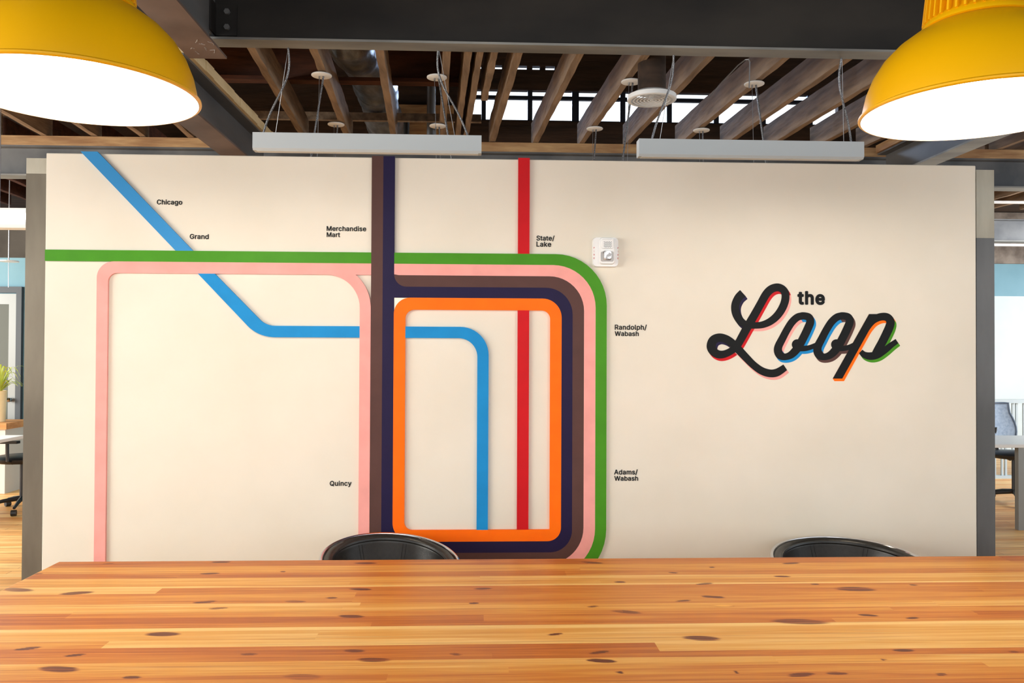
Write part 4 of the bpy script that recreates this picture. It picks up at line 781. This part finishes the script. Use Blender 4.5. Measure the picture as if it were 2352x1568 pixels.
# ------------------------------------------------------------------ hanging linear lights
LG = 'white linear lights hanging over the mural wall'
def linear_light(x0, x1, z0, z1, Y, cans, label, lit=False):
    dp = .085; t = thing('linear_light', label, 'light fixture', ((x0+x1)/2, Y+dp/2, z0), LG)
    mb = MB(); e = .012; xi = (x0, x1)
    vs = [(x, y, z) for x in xi for y, z in ((Y, z0+e), (Y+.0, z1), (Y+dp, z1), (Y+dp, z0+e), (Y+dp-.012, z0), (Y+.012, z0))]
    mb.add(vs, [(0, 1, 2, 3, 4, 5), (11, 10, 9, 8, 7, 6)]+[(i, i+6, (i+1) % 6+6, (i+1) % 6) for i in range(6)])
    mb.build('housing', m_fix, t)
    MB().box(x0+.02, x1-.02, Y+.018, Y+dp-.018, z0-.002, z0-.0002).build('diffuser', m_light if lit else m_fixin, t)
    for cx_, yy, xw_, kind in cans:
        zc = H+1.868
        if kind == 2:
            top = Vector((cx_, yy, H+1.8435)); bot = Vector((xw_, Y+dp/2, z1+.0003)); sg = bot.x-top.x; P_ = []
            for i in range(19):
                s_ = i/18; q = top.lerp(bot, s_); q.x += sg*(-.22*math.sin(PI*s_)-.10*math.sin(2*PI*s_)); P_.append(q)
            MB().tube(P_, .0065, 10).build('power_cord', m_cable, t, smooth=True)
            MB().tube([(cx_+.004, yy+.004, H+1.8435), (top.x+sg*.55, Y+dp/2-.01, z1+.0003)], .0018, 6).build('suspension_wire', m_wire, t)
            continue
        ca = MB().lathe([(0, 0), (.064, 0), (.068, .003), (.068, .009), (.064, .012), (0, .012)], (cx_, yy, zc-.0125), 36).build('canopy', m_white, t, smooth=True)
        MB().lathe([(0, 0), (.006, 0), (.006, .018), (0, .018)], (cx_-.015, yy, zc-.03), 10).build('cable_grip', m_wire, ca)
        top = Vector((cx_+.012, yy, zc-.0126)); bot = Vector((xw_, Y+dp/2, z1+.0003))
        sg = (bot.x-top.x)
        P_ = []
        for i in range(15):
            s_ = i/14; q = top.lerp(bot, s_); q.x -= sg*.28*math.sin(PI*s_) if kind else 0; q.x -= sg*.12*math.sin(2*PI*s_) if kind else 0; P_.append(q)
        MB().tube(P_, .0065, 10).build('power_cord', m_cable, t, smooth=True)
        wb = Vector((cx_-.015+(xw_-cx_)*.5*(1 if kind else .3), Y+dp/2, z1+.0003))
        MB().tube([(cx_-.015, yy, zc-.03), wb], .0018, 6).build('suspension_wire', m_wire, t)
zq = W(580, 303, 5.15)[1]; 
def fixture(pxa, pxb, pya, pyb, Y, cpx, label, wx):
    x0 = W(pxa, pya, Y)[0]; x1 = W(pxb, pyb, Y)[0]
    z1 = (W(pxa, pya, Y)[1]+W(pxb, pyb, Y)[1])/2; z0 = z1-.108
    cans = [(cx_, Y+.0, ww, 1) for cx_, ww in zip(cpx, wx)]
    linear_light(x0, x1, z0, z1, Y, [(a, yf1-.01, b, 2) for a, _, b, _ in cans], label)
YF = 5.10
fixture(580, 1106, 303, 311, YF, [W(668, 80, YF)[0], W(1008, 90, YF)[0]], 'white linear light hanging nearest on the left, above the wall', [W(600, 303, YF)[0], W(1075, 310, YF)[0]])
fixture(1468, 1985, 318, 325, YF, [W(1540, 90, YF)[0], W(1920, 100, YF)[0]], 'white linear light hanging nearest on the right, above the wall', [W(1500, 318, YF)[0], W(1962, 324, YF)[0]])
for nm, py_, cxs, botpx, YY in (('left', 176, (740, 1003), (712, 1040), 5.6), ('right', 191, (1448, 1735), (1428, 1762), 5.6), ('left', 288, (773, 1005), (765, 1015), 6.83), ('right', 298, (1365, 1613), (1360, 1616), 6.83)):
    pts = [Zp(c, py_, 1.86) for c in cxs]; yy = sum(p[1] for p in pts)/2
    z1 = H+(1.27 if YY < 6 else 1.38); xb_ = [W(b, 372, yy)[0] for b in botpx]; mid = (pts[0][0]+pts[1][0])/2
    kk = 'middle' if YY < 6 else 'farthest'
    zw = [z1, z1]
    linear_light(mid-.69, mid+.69, z1-.108, z1, yy-.04, [(pts[0][0], yy, xb_[0], 0), (pts[1][0], yy, xb_[1], 0)], '%s linear light on the %s, only its canopies and cables showing above the wall' % (kk, nm))
# air diffuser
dx, dy = Zp(1497, 226, 1.65)
t = thing('air_diffuser', 'round white ceiling air diffuser with concentric rings', 'vent', (dx, dy, H+1.635))
MB().lathe([(.152, .0), (.158, .004), (.158, .03), (.12, .05), (.118, .047), (.14, .012), (.134, .0)], (dx, dy, H+1.635), 56, closed=True).build('rim', m_white, t, smooth=True)
for i, r_ in enumerate((.118, .096, .074, .052, .03)):
    MB().lathe([(r_-.005, .0), (r_+.004, .0), (r_+.003, .002), (r_-.006, .002)], (dx, dy, H+1.635), 48, closed=True).build('ring', m_white, t, smooth=True)
MB().lathe([(0, .0), (.012, .0), (.012, .04), (0, .04)], (dx, dy, H+1.635), 24).build('hub', m_white, t)
MB().lathe([(.09, .0), (.09, .30), (.087, .30), (.087, .0)], (dx, dy, H+1.683), 40, closed=True).build('neck', m_dark, t, smooth=True)
MB().box(dx-.115, dx+.115, dy-.004, dy+.004, H+1.671, H+1.681).box(dx-.004, dx+.004, dy-.115, dy+.115, H+1.671, H+1.681).build('cross_bar', m_white, t)
# thin wire conduit looping off a joist on the right
mb = MB(); P_ = [Zp(a, b, 1.8)+(H+1.8,) for a, b in ((1630, 222), (1655, 192), (1695, 150), (1712, 137), (1719, 136), (1722, 142))]
P_.append((P_[-1][0], P_[-1][1]+.01, H+1.64)); mb.tube(P_, .004, 8)
tag(mb.build('loose_wire', m_wire), 'thin grey wire looping up beside the joists on the right', 'wire')

# ------------------------------------------------------------------ left background: blue wall, door, desk, chair, plant
YB = 9.7
struct(MB().box(-9, -3.2, YB, YB+.12, 0, H+1.06).build('wall_left', m_blue))
dx1 = W(53, 850, YB)[0]; dz = H+.725
d = struct(MB().box(dx1-1.0, dx1-.93, YB-.05, YB-.001, 0, dz).box(dx1-.06, dx1, YB-.05, YB-.001, 0, dz).box(dx1-.93, dx1-.06, YB-.05, YB-.001, dz-.07, dz).build('door_1', m_frame))
MB().box(dx1-.92, dx1-.84, YB-.03, YB-.002, .01, dz-.08).box(dx1-.15, dx1-.07, YB-.03, YB-.002, .01, dz-.08).box(dx1-.84, dx1-.15, YB-.03, YB-.002, dz-.2, dz-.08).box(dx1-.84, dx1-.15, YB-.03, YB-.002, .01, .25).build('door_leaf', m_alu, d)
MB().box(dx1-.84, dx1-.15, YB-.02, YB-.01, .25, dz-.2).build('glass_pane', mat('dim_glass', (98, 100, 92), rough=.15), d)
MB().lathe([(0, -.03), (.03, -.02), (.04, 0), (.03, .02), (0, .03)], (dx1-.115, YB-.075, W(30, 917, YB)[1]), 20).build('door_handle', m_chrome, d, smooth=True)
struct(MB().box(-11, 11, 13.4, 13.5, 0, H+2.15).build('wall_far', mat('far_wall_grey', (92, 84, 76), (120, 110, 98), rough=.9, scale=1.5)))
cr = W(29, 980, 9.1)[0]
t = thing('cabinet', 'low orange pine cabinet behind the left desk', 'cabinet', (cr-.45, 9.25, 0))
MB().box(cr-.9, cr-.02, 9.0, 9.5, 0, .68).build('body', mat('cabinet_white', (205, 200, 190), rough=.6), t)
MB().box(cr-.92, cr, 8.98, 9.52, .6805, .745).build('top', m_cab, t)
def desk(x0, x1, y0, y1, label):
    t = thing('office_desk', label, 'desk', ((x0+x1)/2, (y0+y1)/2, 0), 'white office desks beyond the mural wall')
    MB().box(x0, x1, y0, y1, .715, .745).build('desktop', m_desk, t, bevel=.004)
    for xx in (x0+.35, x1-.35):
        for yy in (y0+.06, y1-.06): MB().box(xx-.025, xx+.025, yy-.025, yy+.025, 0, .7149).build('leg', m_alu, t)
desk(-6.4, Zp(51, 1000, -.775)[0], 6.95, 7.75, 'white office desk seen past the left end of the mural wall')
desk(4.35, 6.6, 6.95, 7.72, 'white office desk seen past the right end of the mural wall')
def office_chair(loc, rz, label, meshback):
    t = thing('office_chair', label, 'chair', loc, 'black swivel office chairs at the white desks', rz)
    MB().lathe([(0, .0), (.215, .0), (.24, .02), (.245, .04), (.22, .06), (0, .07)], (0, 0, .46), 32).build('seat', m_plastic, t, smooth=True, local=True)
    mb = MB()
    W_ = 9; rows = 8
    def bp(u, v, o): 
        x = (u-.5)*.46*(.72+.28*math.sin(PI*min(1, v*1.1+.15))); return (x, .21+.05*(v)+.0-.05*(1-(2*u-1)**2)*-1*1.0*.6+o, .60+.40*v)
    for o in (0, .014):
        for v in range(rows+1):
            for u in range(W_+1): mb.v.append(bp(u/W_, v/rows, o))
    n = (W_+1)*(rows+1)
    for v in range(rows):
        for u in range(W_):
            a = v*(W_+1)+u; mb.f += [(a, a+1, a+W_+2, a+W_+1), (n+a, n+a+W_+1, n+a+W_+2, n+a+1)]
    edge = [u for u in range(W_+1)]+[v*(W_+1)+W_ for v in range(1, rows+1)]+[rows*(W_+1)+u for u in range(W_-1, -1, -1)]+[v*(W_+1) for v in range(rows-1, 0, -1)]
    for i in range(len(edge)):
        a, b = edge[i], edge[(i+1) % len(edge)]; mb.f.append((a, a+n, b+n, b))
    bk = mb.build('backrest', m_mesh if meshback else m_plastic, t, smooth=True, local=True)
    fr = MB(); fr.tube([bp(0, 0, .007)]+[bp(0, v/8, .007) for v in range(1, 9)]+[bp(u/9, 1, .007) for u in range(1, 10)]+[bp(1, 1-v/8, .007) for v in range(1, 9)], .013, 8)
    fr.build('back_frame', mat('chair_frame_blue_grey', (92, 108, 128), rough=.4) if meshback else m_plastic, t, smooth=True, local=True)
    MB().tube([(0, .26, .75), (0, .28, .6), (0, .2, .48), (0, .05, .44)], .02, 8).build('back_support', m_plastic, t, smooth=True, local=True)
    for s_ in (-1, 1):
        MB().tube([(s_*.2, .02, .47), (s_*.28, .02, .5), (s_*.285, .02, .66)], .014, 8).bar((s_*.285, -.12, .675), (s_*.285, .12, .675), .06, .025).build('armrest', m_plastic, t, smooth=False, local=True)
    MB().lathe([(.026, .09), (.026, .46)], (0, 0, 0), 16).build('gas_column', m_plastic, t, smooth=True, local=True)
    for i in range(5):
        a = 2*PI*i/5+.3; e = Vector((math.cos(a), math.sin(a), 0))
        lg = MB().tube([tuple(e*.02+Vector((0, 0, .115))), tuple(e*.16+Vector((0, 0, .1))), tuple(e*.30+Vector((0, 0, .072)))], [.024, .018, .013], 8).build('base_arm', m_plastic, t, smooth=True, local=True)
        s2 = Vector((-e.y, e.x, 0)); cc = e*.31+Vector((0, 0, .0285))
        MB().tube([tuple(cc-s2*.022), tuple(cc+s2*.022)], .028, 16).build('caster', m_plastic, lg, local=True)
office_chair((W(42, 1060, 8.0)[0], 8.08, 0), -1.6, 'black swivel office chair beyond the left steel post', False)
office_chair((5.50, 8.28, 0), .15, 'black swivel office chair with blue-grey mesh back beyond the right steel post', True)
# plant
pc = (-5.45, 9.2)
pc = (W(-2, 940, 9.2)[0], 9.2)
t = thing('potted_plant', 'spiky yellow-green potted plant in a cream pot on the left cabinet', 'plant', (pc[0], pc[1], .746))
MB().lathe([(0, 0), (.06, 0), (.075, .33), (.08, .335), (.07, .335), (.066, .31), (0, .31)], (pc[0], pc[1], .746), 28).build('pot', m_pot, t, smooth=True)
mb = MB(); rr = random.Random(4)
for i in range(46):
    a = 2*PI*i/46*3.1; L_ = rr.uniform(.16, .32); up_ = rr.uniform(.08, .30); d_ = Vector((math.cos(a), math.sin(a)*.8, 0)); s2 = Vector((-d_.y, d_.x, 0)).normalized()
    prev = None; base = Vector((pc[0], pc[1], 1.055))
    for j in range(8):
        s_ = j/7; c_ = base+d_*(L_*s_)+Vector((0, 0, up_*math.sin(PI*min(1, s_*1.0)*.78)*1.1)); w_ = .012*(1-s_)**.6+.0008
        cur = (c_-s2*w_, c_+s2*w_, c_+Vector((0, 0, .002))) 
        k0 = len(mb.v); mb.v += [tuple(q) for q in cur]
        if prev is not None: mb.f += [(prev, prev+1, k0+1, k0), (prev+1, prev+2, k0+2, k0+1), (prev+2, prev, k0, k0+2)]
        prev = k0
mb.build('foliage', m_leaf, t)
# lit linear light over the left aisle
lx0, lz0 = W(-60, 522, 6.3); lx1, lz1 = W(90, 478, 6.3)
t = thing('aisle_light', 'lit white linear ceiling light in the aisle left of the mural wall', 'light fixture', (-4.6, 6.4, lz0))
MB().box(-6.2, -3.3, 6.3, 6.42, lz0, lz1).build('housing', m_white, t)
MB().box(-6.2, -3.3, 6.285, 6.2995, W(30, 503, 6.3)[1], W(30, 492, 6.3)[1]).build('glowing_strip', m_light, t)
la = area('aisle_light_glow', (-4.75, 6.36, lz0-.02), (-4.75, 6.5, 0), 2.6, .1, 60, (1, .96, .88))
for xx in (-5.9, -3.6): MB().tube([(xx, 6.36, lz1), (xx, 6.36, H+1.87)], .003, 6).build('suspension_wire', m_wire, t)
cc = W(20, 601, 9.3)
t = thing('canopy_disc', 'small white disc canopy with thin cable, far left', 'light fixture', (cc[0], 9.3, cc[1]-.28))
MB().lathe([(0, 0), (.1, 0), (.1, .012), (0, .012)], (cc[0], 9.3, cc[1]), 24).build('disc', m_white, t)
MB().tube([(cc[0], 9.3, cc[1]), (cc[0], 9.3, cc[1]-.28)], .003, 6).build('cable', m_wire, t)
MB().tube([(cc[0], 9.3, cc[1]+.012), (cc[0], 9.3, H+1.87)], .006, 6).build('stem', m_wire, t)

# ------------------------------------------------------------------ right background
struct(MB().box(4.0, 11, 12.2, 12.3, 0, W(2320, 680, 12.2)[1]).build('wall_right', m_bluew))
struct(MB().box(4.0, 11, 12.2, 12.3, W(2320, 680, 12.2)[1], W(2320, 606, 12.2)[1]).build('trim_1', m_blue))
struct(MB().box(4.0, 11, 12.15, 12.3, W(2320, 606, 12.2)[1]+.001, H+2.14).build('trim_2', m_brick))
t = thing('railing', 'pale grey metal railing with upright slats behind the right desk', 'railing', (7.0, 9.9, 0))
zr1 = W(2320, 917, 9.9)[1]; zr0 = W(2320, 1100, 9.9)[1]
MB().box(5.4, 9, 9.88, 9.94, zr1-.045, zr1).build('top_rail', m_rail, t); MB().box(5.4, 9, 9.88, 9.94, zr0, zr0+.045).build('bottom_rail', m_rail, t)
for i in range(26):
    xx = 5.46+.138*i; MB().box(xx-.012, xx+.012, 9.9, 9.92, zr0+.0451, zr1-.0451).build('slat', m_rail, t)
    MB().box(xx+.034, xx+.058, 9.9, 9.92, zr0+.0451, zr1-.0451).build('slat', m_rail, t)
for xx in (5.42, 7.2, 8.95): MB().box(xx-.02, xx+.02, 9.885, 9.935, 0, zr0).build('foot', m_rail, t)
